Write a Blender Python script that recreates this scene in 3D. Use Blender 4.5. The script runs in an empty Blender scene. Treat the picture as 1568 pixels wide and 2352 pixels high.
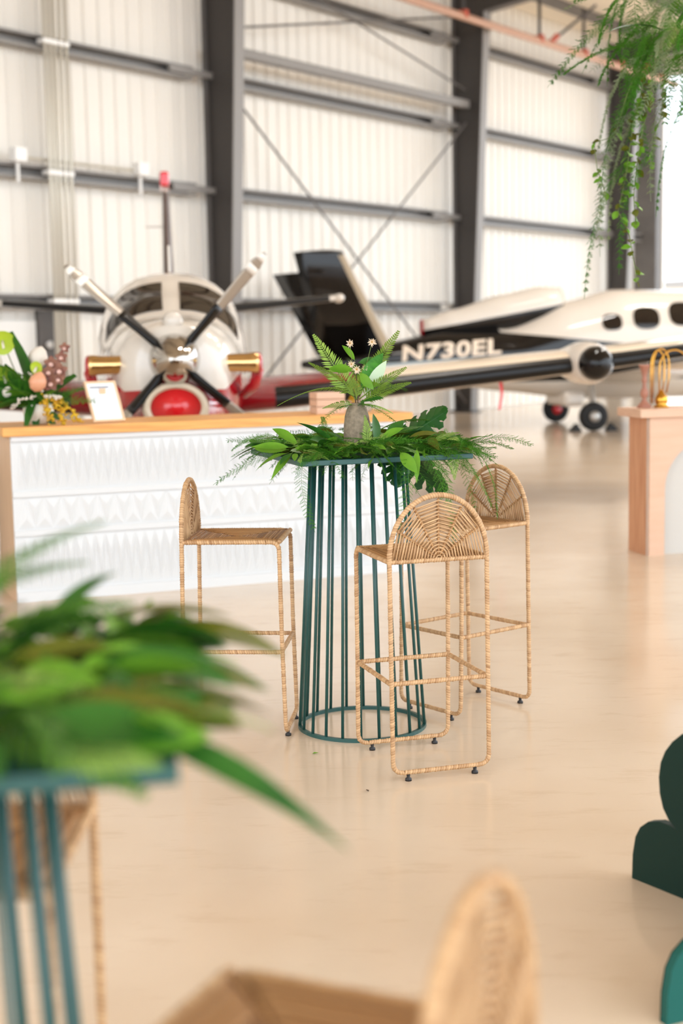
import bpy, math, random
from math import sin, cos, pi, radians, sqrt, atan2
from mathutils import Vector, Matrix, Euler
random.seed(7)
S = bpy.context.scene
COL = S.collection
# ------------------------------------------------------------------ camera, world, lights, exposure
CAM_H, PITCH, ROLL = 1.53, 0.1198, 0.0179
cam_d = bpy.data.cameras.new('camera'); cam = bpy.data.objects.new('camera', cam_d); COL.objects.link(cam)
cam_d.sensor_fit = 'HORIZONTAL'; cam_d.sensor_width = 24.0; cam_d.lens = 50.0
cam_d.clip_start = 0.05; cam_d.clip_end = 500
_F = Vector((0, cos(PITCH), -sin(PITCH))); _U = Vector((0, sin(PITCH), cos(PITCH))); _X = Vector((1, 0, 0))
_r = _X*cos(ROLL) - _U*sin(ROLL); _u = _X*sin(ROLL) + _U*cos(ROLL)
cam.matrix_world = Matrix(((_r.x, _u.x, -_F.x, 0), (_r.y, _u.y, -_F.y, 0), (_r.z, _u.z, -_F.z, CAM_H), (0, 0, 0, 1)))
cam_d.dof.use_dof = True; cam_d.dof.focus_distance = 5.25; cam_d.dof.aperture_fstop = 1.9
S.camera = cam
W = bpy.data.worlds.new('sky'); S.world = W; W.use_nodes = True
W.node_tree.nodes['Background'].inputs[0].default_value = (0.91, 1.0, 1.10, 1)
W.node_tree.nodes['Background'].inputs[1].default_value = 1.5
S.view_settings.view_transform = 'Standard'; S.view_settings.look = 'None'
S.view_settings.gamma = 1.0; S.view_settings.use_curve_mapping = False
S.view_settings.exposure = 1.32

# ------------------------------------------------------------------ helpers
def lin(h):
    h = h.lstrip('#'); v = [int(h[i:i+2], 16)/255 for i in (0, 2, 4)]
    return tuple(c/12.92 if c <= .04045 else ((c+.055)/1.055)**2.4 for c in v) + (1,)
MATS = {}
def mat(name, col, rough=.5, metal=0, var=None, vscale=6, vamt=1.0, stretch=None, bump=0, bscale=40, coat=0, spec=.5,
        trans=0, emit=None, estr=0, attr=None, detail=4):
    """procedural principled material; var = second colour mixed in by noise (or by the point attribute `attr`)"""
    m = bpy.data.materials.new(name); m.use_nodes = True; nt = m.node_tree; b = nt.nodes['Principled BSDF']
    b.inputs['Base Color'].default_value = lin(col); b.inputs['Roughness'].default_value = rough
    b.inputs['Metallic'].default_value = metal; b.inputs['Specular IOR Level'].default_value = spec
    b.inputs['Coat Weight'].default_value = coat; b.inputs['Coat Roughness'].default_value = .08
    tc = nt.nodes.new('ShaderNodeTexCoord'); mp = nt.nodes.new('ShaderNodeMapping')
    nt.links.new(tc.outputs['Object'], mp.inputs[0])
    if stretch: mp.inputs['Scale'].default_value = stretch
    if var:
        mx = nt.nodes.new('ShaderNodeMix'); mx.data_type = 'RGBA'
        mx.inputs[6].default_value = lin(col); mx.inputs[7].default_value = lin(var)
        if attr:
            at = nt.nodes.new('ShaderNodeAttribute'); at.attribute_name = attr
            nt.links.new(at.outputs['Fac'], mx.inputs[0])
        else:
            nz = nt.nodes.new('ShaderNodeTexNoise'); nz.inputs['Scale'].default_value = vscale; nz.inputs['Detail'].default_value = detail
            rp = nt.nodes.new('ShaderNodeValToRGB'); rp.color_ramp.elements[0].position = .35; rp.color_ramp.elements[1].position = .68
            rp.color_ramp.elements[1].color = (vamt, vamt, vamt, 1)
            nt.links.new(mp.outputs[0], nz.inputs['Vector']); nt.links.new(nz.outputs['Fac'], rp.inputs[0]); nt.links.new(rp.outputs[0], mx.inputs[0])
        nt.links.new(mx.outputs[2], b.inputs['Base Color'])
    if bump:
        nb = nt.nodes.new('ShaderNodeTexNoise'); nb.inputs['Scale'].default_value = bscale; nb.inputs['Detail'].default_value = 5
        bp = nt.nodes.new('ShaderNodeBump'); bp.inputs['Strength'].default_value = bump; bp.inputs['Distance'].default_value = .004
        nt.links.new(mp.outputs[0], nb.inputs['Vector']); nt.links.new(nb.outputs['Fac'], bp.inputs['Height']); nt.links.new(bp.outputs[0], b.inputs['Normal'])
    if trans:
        tr = nt.nodes.new('ShaderNodeBsdfTranslucent'); ms = nt.nodes.new('ShaderNodeMixShader'); ms.inputs[0].default_value = trans
        out = nt.nodes['Material Output']
        src = b.inputs['Base Color'].links
        if src: nt.links.new(src[0].from_socket, tr.inputs[0])
        else: tr.inputs[0].default_value = lin(col)
        nt.links.new(b.outputs[0], ms.inputs[1]); nt.links.new(tr.outputs[0], ms.inputs[2]); nt.links.new(ms.outputs[0], out.inputs[0])
    if emit:
        b.inputs['Emission Color'].default_value = lin(emit); b.inputs['Emission Strength'].default_value = estr
    MATS[name] = m; return m
def split_paint(m, rules, base):
    """paint scheme: rules = [(axis expression coefficients (x,y,z,const), colour)], later rules win where expr > 0"""
    nt = m.node_tree; b = nt.nodes['Principled BSDF']
    tc = nt.nodes.new('ShaderNodeTexCoord'); cur = None
    for cond, c in rules:
        fac = None
        for co in cond:
            dt = nt.nodes.new('ShaderNodeVectorMath'); dt.operation = 'DOT_PRODUCT'; dt.inputs[1].default_value = co[:3]
            nt.links.new(tc.outputs['Object'], dt.inputs[0])
            gt = nt.nodes.new('ShaderNodeMath'); gt.operation = 'GREATER_THAN'; gt.inputs[1].default_value = -co[3]
            nt.links.new(dt.outputs['Value'], gt.inputs[0])
            if fac is None: fac = gt.outputs[0]
            else:
                mu = nt.nodes.new('ShaderNodeMath'); mu.operation = 'MULTIPLY'
                nt.links.new(fac, mu.inputs[0]); nt.links.new(gt.outputs[0], mu.inputs[1]); fac = mu.outputs[0]
        mx = nt.nodes.new('ShaderNodeMix'); mx.data_type = 'RGBA'; mx.inputs[6].default_value = lin(base); mx.inputs[7].default_value = lin(c)
        if cur is not None: nt.links.new(cur, mx.inputs[6])
        nt.links.new(fac, mx.inputs[0]); cur = mx.outputs[2]
    nt.links.new(cur, b.inputs['Base Color'])

class MB:
    def __init__(s): s.v = []; s.f = []; s.a = []
    def add(s, vs, fs, a=0.0):
        o = len(s.v); s.v += [tuple(p) for p in vs]; s.f += [tuple(i+o for i in q) for q in fs]
        s.a += (list(a) if hasattr(a, '__len__') else [a]*len(vs)); return s
    def box(s, x0, x1, y0, y1, z0, z1, M=None, bev=0):
        vs = [Vector((x, y, z)) for z in (z0, z1) for y in (y0, y1) for x in (x0, x1)]
        if M: vs = [M @ p for p in vs]
        return s.add(vs, [(0, 2, 3, 1), (4, 5, 7, 6), (0, 1, 5, 4), (2, 6, 7, 3), (0, 4, 6, 2), (1, 3, 7, 5)])
    def prism(s, poly, y0, y1, M=None):
        """polygon in x,z extruded along y"""
        n = len(poly)
        vs = [Vector((x, y0, z)) for x, z in poly] + [Vector((x, y1, z)) for x, z in poly]
        if M: vs = [M @ p for p in vs]
        return s.add(vs, [tuple(range(n)), tuple(range(2*n-1, n-1, -1))] + [(i, i+n, (i+1) % n + n, (i+1) % n) for i in range(n)][::1])
    def tube(s, pts, r, n=8, cap=True, closed=False, a=0.0):
        pts = [Vector(p) for p in pts]; m = len(pts)
        rs = r if hasattr(r, '__len__') else [r]*m
        t = []
        for i in range(m):
            if closed: d = pts[(i+1) % m]-pts[i-1]
            else: d = pts[min(i+1, m-1)]-pts[max(i-1, 0)]
            t.append(d.normalized() if d.length > 1e-9 else Vector((0, 0, 1)))
        ref = Vector((0, 0, 1)) if abs(t[0].z) < .9 else Vector((1, 0, 0))
        nn = (ref - t[0]*ref.dot(t[0])).normalized(); vs = []
        for i in range(m):
            nn = (nn - t[i]*nn.dot(t[i])); nn = nn.normalized() if nn.length > 1e-6 else Vector((1, 0, 0))
            bb = t[i].cross(nn)
            for k in range(n):
                q = 2*pi*k/n; vs.append(pts[i]+(nn*cos(q)+bb*sin(q))*rs[i])
        fs = []
        for i in range(m if closed else m-1):
            j = (i+1) % m
            for k in range(n): fs.append((i*n+k, i*n+(k+1) % n, j*n+(k+1) % n, j*n+k))
        if cap and not closed: fs += [tuple(range(n-1, -1, -1)), tuple(range((m-1)*n, m*n))]
        if hasattr(a, '__len__'): a = [x for x in a for _ in range(n)]
        return s.add(vs, fs, a)
    def lathe(s, prof, n=20, M=None):
        """profile [(r,z)] around local z"""
        vs = []; fs = []
        for r, z in prof:
            for k in range(n):
                p = Vector((r*cos(2*pi*k/n), r*sin(2*pi*k/n), z)); vs.append(M @ p if M else p)
        for i in range(len(prof)-1):
            for k in range(n): fs.append((i*n+k, i*n+(k+1) % n, (i+1)*n+(k+1) % n, (i+1)*n+k))
        fs += [tuple(range(n-1, -1, -1)), tuple(range((len(prof)-1)*n, len(prof)*n))]
        return s.add(vs, fs)
    def grid(s, rows, closed=False, cap=False):
        """rows of equal-length point lists"""
        n = len(rows[0]); vs = [p for r in rows for p in r]; fs = []
        for i in range(len(rows)-1):
            for k in range(n if closed else n-1): fs.append((i*n+k, i*n+(k+1) % n, (i+1)*n+(k+1) % n, (i+1)*n+k))
        if cap: fs += [tuple(range(n-1, -1, -1)), tuple(range((len(rows)-1)*n, len(rows)*n))]
        return s.add(vs, fs)
    def mesh(s, name, m, smooth=False):
        me = bpy.data.meshes.new(name); me.from_pydata(s.v, [], s.f)
        if m is not None: me.materials.append(MATS[m] if isinstance(m, str) else m)
        if any(s.a):
            at = me.attributes.new('shade', 'FLOAT', 'POINT'); at.data.foreach_set('value', s.a)
        me.update()
        import bmesh
        bm = bmesh.new(); bm.from_mesh(me); bmesh.ops.recalc_face_normals(bm, faces=bm.faces); bm.to_mesh(me); bm.free()
        if smooth: me.polygons.foreach_set('use_smooth', [True]*len(me.polygons))
        return me
    def build(s, name, m, parent=None, smooth=False, bevel=0, loc=None, rot=None):
        o = put(s.mesh(name, m, smooth), name, parent)
        if loc: o.location = loc
        if rot: o.rotation_euler = rot
        if bevel:
            md = o.modifiers.new('bevel', 'BEVEL'); md.width = bevel; md.segments = 2; md.limit_method = 'ANGLE'; md.angle_limit = radians(40)
        return o
def put(me, name, parent=None, M=None):
    o = bpy.data.objects.new(name, me); COL.objects.link(o)
    if parent: o.parent = parent
    if M is not None: o.matrix_local = M
    return o
def tag(o, label=None, cat=None, group=None, kind=None):
    if label: o['label'] = label
    if cat: o['category'] = cat
    if group: o['group'] = group
    if kind: o['kind'] = kind
    return o
def thing(name, label, cat, loc=(0, 0, 0), rz=0, group=None):
    o = bpy.data.objects.new(name, None); COL.objects.link(o); o.location = loc; o.rotation_euler = (0, 0, rz); o.empty_display_size = .1
    return tag(o, label, cat, group)
def copy_tree(o, parent=None):
    c = o.copy(); COL.objects.link(c); c.parent = parent
    for ch in list(o.children): copy_tree(ch, c)
    return c
def arc(cx, cy, r0, r1, a0, a1, n): return [(cx+r0*cos(a0+(a1-a0)*i/n), cy+r1*sin(a0+(a1-a0)*i/n)) for i in range(n+1)]
def T(x, y, z): return Matrix.Translation((x, y, z))
def aim(pos, az, el=0, roll=0, sc=1):
    """leaf frame: +Y along azimuth az (0 = away from camera, positive = to the left), raised by el"""
    return T(*pos) @ Matrix.Rotation(az, 4, 'Z') @ Matrix.Rotation(el, 4, 'X') @ Matrix.Rotation(roll, 4, 'Y') @ Matrix.Scale(sc, 4)

# ------------------------------------------------------------------ materials
mat('concrete', '#e0ccb4', .15, var='#d2b99d', vscale=1.3, vamt=.6, bump=.03, bscale=3, spec=.5, detail=9)
mat('wall_metal', '#efe9df', .45, var='#e9e0d3', vscale=.4, vamt=.5)
mat('steel_grey', '#6b6662', .5, var='#5d5854', vscale=3, vamt=.5)
mat('steel_light', '#8b8681', .45)
mat('steel_dark', '#3d3835', .5)
mat('roof_cream', '#efe3d0', .5)
mat('galv', '#cfc8b8', .4, metal=.3)
mat('white_box', '#f4f1ec', .4)
mat('pipe_pink', '#c79a80', .5)
mat('clip_red', '#c0563e', .5)
mat('teal', '#1f4b45', .36, var='#255650', vscale=20, vamt=.5, spec=.5)
mat('rattan', '#d6ae80', .6, var='#9c7148', attr='shade')
mat('rattan_dark', '#bd8c57', .65, var='#7a5029', attr='shade')
mat('foot_black', '#1c1817', .5)
mat('pine', '#e6ab5f', .45, var='#c9843f', vscale=5, vamt=.7, stretch=(.6, 6, 9))
mat('pale_ply', '#d8b796', .5, var='#c6a07b', vscale=6, vamt=.6, stretch=(5, 5, .5))
mat('white_paint', '#d3d2d0', .5)
mat('pinkwood', '#cf9b76', .5, var='#b67d57', vscale=5, vamt=.8, stretch=(6, 6, .5))
mat('pinkwood_light', '#d6b094', .5, var='#cba182', vscale=4, vamt=.6, stretch=(.5, 6, 5))
mat('plaster', '#c4beb5', .6)
mat('terracotta', '#a8705a', .55, var='#8f5a48', vscale=14, vamt=.5)
mat('brass', '#c8923c', .22, metal=1)
mat('brass_dark', '#8a6a2c', .3, metal=1)
mat('stone', '#968670', .85, var='#6c5f4e', vscale=60, vamt=.8, bump=.5, bscale=90)
mat('stone_pale', '#b9b2a8', .8, var='#a39b90', vscale=40, vamt=.6)
mat('ceramic', '#e9e2d4', .35)
mat('black_matte', '#121212', .6)
mat('green_panel', '#0b2a21', .6, spec=.25)
mat('green_panel_edge', '#071c17', .6, spec=.25)
mat('teal_face', '#12584f', .55, spec=.3)
mat('paper', '#f1f1f4', .6)
mat('ink', '#5b6070', .7)
mat('ink_pale', '#c9ccd6', .7)
mat('frame_wood', '#e3c19c', .5)
mat('plane_white', '#ddd3c6', .15, coat=.4)
mat('cream_lip', '#d6c3a8', .25)
mat('fuselage_paint', '#ddd3c6', .15, coat=.4)
mat('wing_paint', '#ead9c2', .18, coat=.4)
mat('jet_paint', '#14110f', .08, spec=.4)
mat('nacelle_paint', '#14110f', .1, spec=.4)
mat('gloss_black', '#100d0c', .07, spec=.35)
mat('boot_black', '#0d0b0a', .3, spec=.3)
mat('boot_brown', '#4a3328', .3)
mat('plane_red', '#b51220', .15, coat=.6)
mat('bright_red', '#d81a20', .2, coat=.5)
mat('chrome', '#b5afa7', .07, metal=1)
mat('gold_chrome', '#d9b47c', .08, metal=1)
mat('glass_dark', '#1e1610', .04, spec=.4)
mat('blade_grey', '#a79c8e', .3, metal=.4)
mat('blade_white', '#efe9df', .4)
mat('tyre', '#141414', .7)
mat('hub_grey', '#b9b5ae', .35, metal=.5)
mat('letter_cream', '#efdcc6', .4)
mat('jet_le', '#b5a68f', .35)
mat('lamp_shell', '#e8e4dc', .4)
mat('lamp_glow', '#ffffff', .4, emit='#fff8f0', estr=60)
mat('bulb_glow', '#ffe0a0', .3, emit='#ffd890', estr=22)
mat('door_white', '#efece6', .4)
mat('far_wall', '#efe6da', .6)
mat('fern', '#9dba55', .5, var='#7fa540', vscale=12, trans=.3)
mat('fern_mid', '#88a23e', .5, var='#64852c', vscale=12, trans=.3, spec=.25)
mat('fern_dark', '#56822a', .55, var='#3c681c', vscale=12, trans=.25, spec=.25)
mat('plumosa', '#4c8722', .6, var='#336a16', vscale=8, trans=.25, spec=.2)
mat('plumosa_pale', '#8a9a72', .55, trans=.3)
mat('leaf', '#35691f', .45, var='#1f4d16', vscale=9, trans=.15, spec=.35)
mat('leaf_light', '#74a52e', .45, var='#548a22', vscale=9, trans=.25, spec=.35)
mat('leaf_olive', '#66691c', .45, var='#434a14', vscale=9, trans=.15, spec=.35)
mat('leaf_grey', '#7f9a6a', .45, trans=.2)
mat('monstera', '#14461b', .35, var='#24661f', vscale=7, trans=.1, spec=.4)
mat('calathea', '#4c9430', .35, var='#2c6d24', vscale=22, stretch=(1, 2.4, 1), trans=.2)
mat('calathea_back', '#cfe0c0', .5, trans=.2)
mat('stem', '#6c7a3a', .6)
mat('stem_brown', '#4a3826', .7)
mat('petal_cream', '#efdcc2', .6, trans=.3)
mat('petal_centre', '#b58a3a', .7)
mat('lime', '#bcd23a', .45, trans=.25)
mat('peach', '#e0a07c', .35, trans=.1)
mat('ivory', '#efe4d6', .5, trans=.2)
mat('orchid', '#9a6a52', .5, var='#7a4a42', vscale=30, trans=.2)
mat('orchid_lip', '#d8b0a4', .5)
mat('yellow', '#d9b41c', .6, var='#c78a12', vscale=40)

def scuffs(m, col):
    """faint worn streaks and dust over the polished concrete"""
    nt = m.node_tree; b = nt.nodes['Principled BSDF']; src = b.inputs['Base Color'].links[0].from_socket
    tc = nt.nodes.new('ShaderNodeTexCoord'); mp = nt.nodes.new('ShaderNodeMapping'); mp.inputs['Scale'].default_value = (2.2, 7, 1); mp.inputs['Rotation'].default_value = (0, 0, .3)
    nz = nt.nodes.new('ShaderNodeTexNoise'); nz.inputs['Scale'].default_value = 1.6; nz.inputs['Detail'].default_value = 8; nz.inputs['Roughness'].default_value = .65
    rp = nt.nodes.new('ShaderNodeValToRGB'); rp.color_ramp.elements[0].position = .54; rp.color_ramp.elements[1].position = .78; rp.color_ramp.elements[1].color = (.5, .5, .5, 1)
    mx = nt.nodes.new('ShaderNodeMix'); mx.data_type = 'RGBA'; mx.inputs[7].default_value = lin(col)
    nt.links.new(tc.outputs['Object'], mp.inputs[0]); nt.links.new(mp.outputs[0], nz.inputs['Vector']); nt.links.new(nz.outputs['Fac'], rp.inputs[0])
    nt.links.new(rp.outputs[0], mx.inputs[0]); nt.links.new(src, mx.inputs[6]); nt.links.new(mx.outputs[2], b.inputs['Base Color'])
scuffs(MATS['concrete'], '#c2a687')
# ------------------------------------------------------------------ the hangar (local x along the wall, local -y into the room)
WA = 0.645; WROT = pi/2 - WA; W0 = Vector((0, 27.033, 0))
EAVE = 8.75; SLOPE = .1; U0, U1, VMAX = -34.0, 13.05, 27.0
BAYS = [-18.8, -11.25, -3.68, 3.88, 10.95]
fl = MB().box(-90, 90, -40, 150, -.3, 0).build('floor', 'concrete'); tag(fl, 'polished beige concrete hangar floor', kind='structure')
wall = MB().box(U0, U1, .045, .12, 0, EAVE).build('wall_back', 'wall_metal', loc=W0, rot=(0, 0, WROT))
tag(wall, 'cream ribbed metal hangar wall with grey steel framing', kind='structure')
PW = .9144
prof = []
for k in range(3):
    b0 = k*PW/3
    prof += [(b0, 0), (b0+.10, 0), (b0+.125, -.004), (b0+.15, -.004), (b0+.175, 0), (b0+.235, 0), (b0+.255, -.032), (b0+.285, -.032)]
prof.append((PW, 0))
pm = MB().grid([[Vector((x, y, .02)) for x, y in prof], [Vector((x, y, EAVE)) for x, y in prof]]).mesh('panel', 'wall_metal')
n_pan = int((U1-U0)/PW)
for i in range(n_pan): put(pm, 'panel', wall, T(U1-(i+1)*PW, .03, 0))
# girts: C-section rails bay by bay
def girt_mesh(L):
    c = [(0, -.03), (0, .17), (-.0, .17)]
    p = [(-.03, -.1), (-.24, -.1), (-.24, -.06), (-.225, -.06), (-.225, -.088), (-.045, -.088), (-.045, .088), (-.225, .088), (-.225, .06), (-.24, .06), (-.24, .1), (-.03, .1)]
    return MB().grid([[Vector((0, y, z)) for y, z in p], [Vector((L, y, z)) for y, z in p]], closed=True, cap=True).mesh('girt', 'steel_light')
g_full = girt_mesh(7.05); g_end = girt_mesh(1.9)
for z in (2.18, 4.02, 5.86, 7.56):
    for i, b in enumerate(BAYS):
        if i < len(BAYS)-1: put(g_full, 'girt', wall, T(b+.12, 0, z))
        else: put(g_end, 'girt', wall, T(b+.12, 0, z))
MB().box(-3.56, 3.76, -.62, -.46, 6.17, 6.33).build('strut_tube', 'steel_light', wall, bevel=.02)
for a, b in (((-3.6, -.5, 5.7), (3.8, -.45, .2)), ((3.8, -.5, 5.9), (-3.6, -.45, .25)), ((-3.6, -.5, 8.0), (3.8, -.5, 6.55)), ((-3.6, -.5, 6.6), (3.8, -.5, 8.0))):
    MB().tube([a, b], .022, 6).build('brace_cable', 'steel_grey', wall)
# tapered columns: web, two flanges, splice brackets
cw = MB(); cw.prism([(0, 0), (0, 0)], 0, 0) if False else None
def column(u, full=True):
    w = MB()
    w.add([(-.008, -.2, 0), (-.008, -.58, 0), (-.008, -.95, 8.05), (-.008, -.2, 8.6), (.008, -.2, 0), (.008, -.58, 0), (.008, -.95, 8.05), (.008, -.2, 8.6)],
          [(0, 1, 2, 3), (7, 6, 5, 4), (0, 4, 5, 1), (1, 5, 6, 2), (2, 6, 7, 3), (3, 7, 4, 0)])
    o = w.build('column', 'steel_dark', wall, loc=(u, 0, 0))
    f = MB().box(-.12, .12, -.2, -.18, 0, 8.6); f.build('flange', 'steel_grey', o)
    g = MB(); g.add([(-.12, -.58, 0), (.12, -.58, 0), (.12, -.95, 8.05), (-.12, -.95, 8.05), (-.12, -.60, 0), (.12, -.60, 0), (.12, -.97, 8.05), (-.12, -.97, 8.05)],
          [(0, 1, 2, 3), (7, 6, 5, 4), (0, 4, 5, 1), (1, 5, 6, 2), (2, 6, 7, 3), (3, 7, 4, 0)]); g.build('flange', 'steel_light', o)
    MB().box(-.18, .18, -.68, -.1, 0, .03).build('base_plate', 'steel_dark', o)
    for z in (4.02, 5.86, 7.56): MB().box(-1.0, 0.0, -.30, -.24, z-.05, z+.05).build('lap_bracket', 'steel_light', o)
    return o
for u in BAYS[1:]: column(u)
# corner post, door jamb and end wall beside the open hangar door
post = MB().box(12.72, 13.02, -.62, -.02, 0, 8.6).build('corner_post', 'steel_grey', wall)
wr = MB().box(U1, U1+.1, -.66, .12, 0, EAVE).build('wall_right', 'wall_metal', loc=W0, rot=(0, 0, WROT))
tag(wr, 'end wall beside and above the open hangar door', kind='structure')
hd = MB()
hd.add([(U1, -.66, 8.0), (U1, -VMAX, 8.6), (U1, -VMAX, EAVE+SLOPE*VMAX), (U1, -.66, EAVE), (U1+.1, -.66, 8.0), (U1+.1, -VMAX, 8.6), (U1+.1, -VMAX, EAVE+SLOPE*VMAX), (U1+.1, -.66, EAVE)],
       [(0, 1, 2, 3), (7, 6, 5, 4), (0, 4, 5, 1), (1, 5, 6, 2), (2, 6, 7, 3), (3, 7, 4, 0)]); hd.build('header', 'wall_metal', wr)
# roof
def rz(v): return EAVE+SLOPE*v
rf = MB(); rf.add([(U0, .1, rz(-.1)), (U1+.1, .1, rz(-.1)), (U1+.1, -VMAX, rz(VMAX)), (U0, -VMAX, rz(VMAX)), (U0, .1, rz(-.1)+.1), (U1+.1, .1, rz(-.1)+.1), (U1+.1, -VMAX, rz(VMAX)+.1), (U0, -VMAX, rz(VMAX)+.1)],
       [(0, 1, 2, 3), (7, 6, 5, 4), (0, 4, 5, 1), (1, 5, 6, 2), (2, 6, 7, 3), (3, 7, 4, 0)])
ceil = rf.build('ceiling', 'roof_cream', loc=W0, rot=(0, 0, WROT)); tag(ceil, 'cream hangar roof deck on grey purlins and dark rafters', kind='structure')
pum = MB().box(U0, U1, -.035, .035, -.22, 0).mesh('purlin', 'steel_grey')
for i in range(17): put(pum, 'purlin', ceil, T(0, -.9-1.55*i, rz(.9+1.55*i)-.005))
for u in BAYS:
    w = MB(); y0, y1 = -.2, -VMAX
    w.add([(-.01, y0, 8.0), (-.01, y1, 8.03+SLOPE*VMAX), (-.01, y1, rz(VMAX)-.23), (-.01, y0, rz(.2)-.23), (.01, y0, 8.0), (.01, y1, 8.03+SLOPE*VMAX), (.01, y1, rz(VMAX)-.23), (.01, y0, rz(.2)-.23)],
          [(0, 1, 2, 3), (7, 6, 5, 4), (0, 4, 5, 1), (1, 5, 6, 2), (2, 6, 7, 3), (3, 7, 4, 0)])
    o = w.build('rafter', 'steel_dark', ceil, loc=(u, 0, 0))
    g = MB(); g.add([(-.13, -.95, 8.05), (.13, -.95, 8.05), (.13, y1, 8.03+SLOPE*VMAX), (-.13, y1, 8.03+SLOPE*VMAX), (-.13, -.95, 8.03), (.13, -.95, 8.03), (.13, y1, 8.0+SLOPE*VMAX), (-.13, y1, 8.0+SLOPE*VMAX)],
          [(0, 1, 2, 3), (7, 6, 5, 4), (0, 4, 5, 1), (1, 5, 6, 2), (2, 6, 7, 3), (3, 7, 4, 0)]); g.build('flange', 'steel_grey', o)
# white personnel door far left
dr = MB().box(-9.0, -7.45, -.06, -.02, .05, 1.9).build('door_1', 'door_white', loc=W0, rot=(0, 0, WROT)); tag(dr, 'white metal door in the ribbed wall behind the flowers', kind='structure')
MB().box(-7.43, -7.15, -.12, -.02, 0, 2.05).build('door_frame', 'steel_grey', dr)
MB().lathe([(.0, 0), (.05, .01), (.06, .05), (.03, .08)], 10, T(-7.28, -.12, 1.55) @ Matrix.Rotation(pi/2, 4, 'X')).build('door_handle', 'white_box', dr)
def wallpt(u, v, z): return W0 + Vector((cos(WROT)*u + sin(WROT)*v, sin(WROT)*u - cos(WROT)*v, z))
# conduits and junction boxes on the left bay
for k, du in enumerate((0, .09, .18, .29, .40)):
    c = thing('conduit', ['leftmost','second','third','fourth','rightmost'][k]+' of the pale vertical conduits clipped up the wall at left', 'conduit', wallpt(-7.32+du, .36, 0), WROT, 'vertical wall conduits')
    MB().tube([(0, 0, 0), (0, 0, 8.5)], .028, 8).build('pipe', 'galv', c, smooth=True)
    for z in (2.18, 4.02, 5.86, 7.56): MB().box(-.045, .045, -.03, .115, z-.03, z+.03).build('clip', 'white_box', c)
for k, (u, z, nm) in enumerate(((-7.87, 4.12, 'white junction box on the rail left of the conduits'), (-5.43, 4.12, 'white junction box on the rail right of the conduits'))):
    j = thing('junction_box', nm, 'box', wallpt(u, .30, z), WROT, 'white junction boxes')
    MB().box(-.11, .11, -.1, .06, 0, .2).build('housing', 'white_box', j, bevel=.015)
    MB().tube([(0, 0, 0), (0, 0, -.28)], .025, 8).build('pipe_stub', 'white_box', j)
cr = thing('conduit_run', 'thin pale conduit running along the rail between the junction boxes', 'conduit', wallpt(-6.65, .275, 4.2), WROT)
MB().tube([(-1.1, 0, 0), (1.1, 0, 0)], .022, 8).build('pipe', 'galv', cr)
# sprinkler main under the roof
sp = thing('sprinkler_pipe', 'long pink primed sprinkler pipe hung under the roof along the wall', 'pipe', wallpt(0, 1.2, 7.7), WROT)
MB().tube([(-30, 0, 0), (12.6, 0, 0)], .075, 12).build('pipe', 'pipe_pink', sp, smooth=True)
for u in (-9, -4.6, -.2, 2.6, 5.6, 7.6, 9.4, 11.6):
    h = MB().tube([(u, 0, .05), (u, 0, 1.0)], .035, 6).build('hanger_rod', 'steel_dark', sp)
    MB().box(u-.05, u+.05, -.09, .09, -.02, .12).build('clamp', 'clip_red', h)
for u in (6.1, 10.6):
    h = MB().tube([(u, 0, .05), (u+.6, -.75, .8)], .03, 6).build('sway_brace', 'steel_dark', sp)
    MB().tube([(u, 0, .05), (u+.1, -.12, .2)], .06, 6).build('clamp', 'clip_red', h)
# strip lamps under the rafters
LIGHTS = [(-9.5, 10, 'above the propeller aeroplane'), (-4, 11, 'between the two aeroplanes'), (1, 9.5, 'above the jet'), (6, 12, 'nearest the open hangar door')]
for k, (u, v, lb) in enumerate(LIGHTS):
    l = thing('strip_light', 'long white strip light under the hangar roof, '+lb, 'light', wallpt(u, v, rz(v)-1.2), WROT, 'hangar strip lights')
    MB().box(-1.2, 1.2, -.12, .12, 0, .08).build('housing', 'lamp_shell', l)
    MB().box(-1.15, 1.15, -.09, .09, -.03, 0).build('diffuser', 'lamp_glow', l)
    for s in (-1, 1): MB().tube([(s, 0, .08), (s, 0, 1.22)], .006, 5).build('hanger', 'steel_dark', l)
# pale building across the apron
fb = thing('distant_hangar', 'pale low building outside beyond the open hangar door', 'building', (30, 95, 0), 0)
MB().box(-14, 20, 0, 12, 0, 4.6).build('wall', 'far_wall', fb)
MB().prism([(-14.4, 4.6), (20.4, 4.6), (20.4, 4.8), (3, 5.6), (-14.4, 4.8)], -.3, 12.3).build('roof', 'steel_light', fb)
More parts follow.
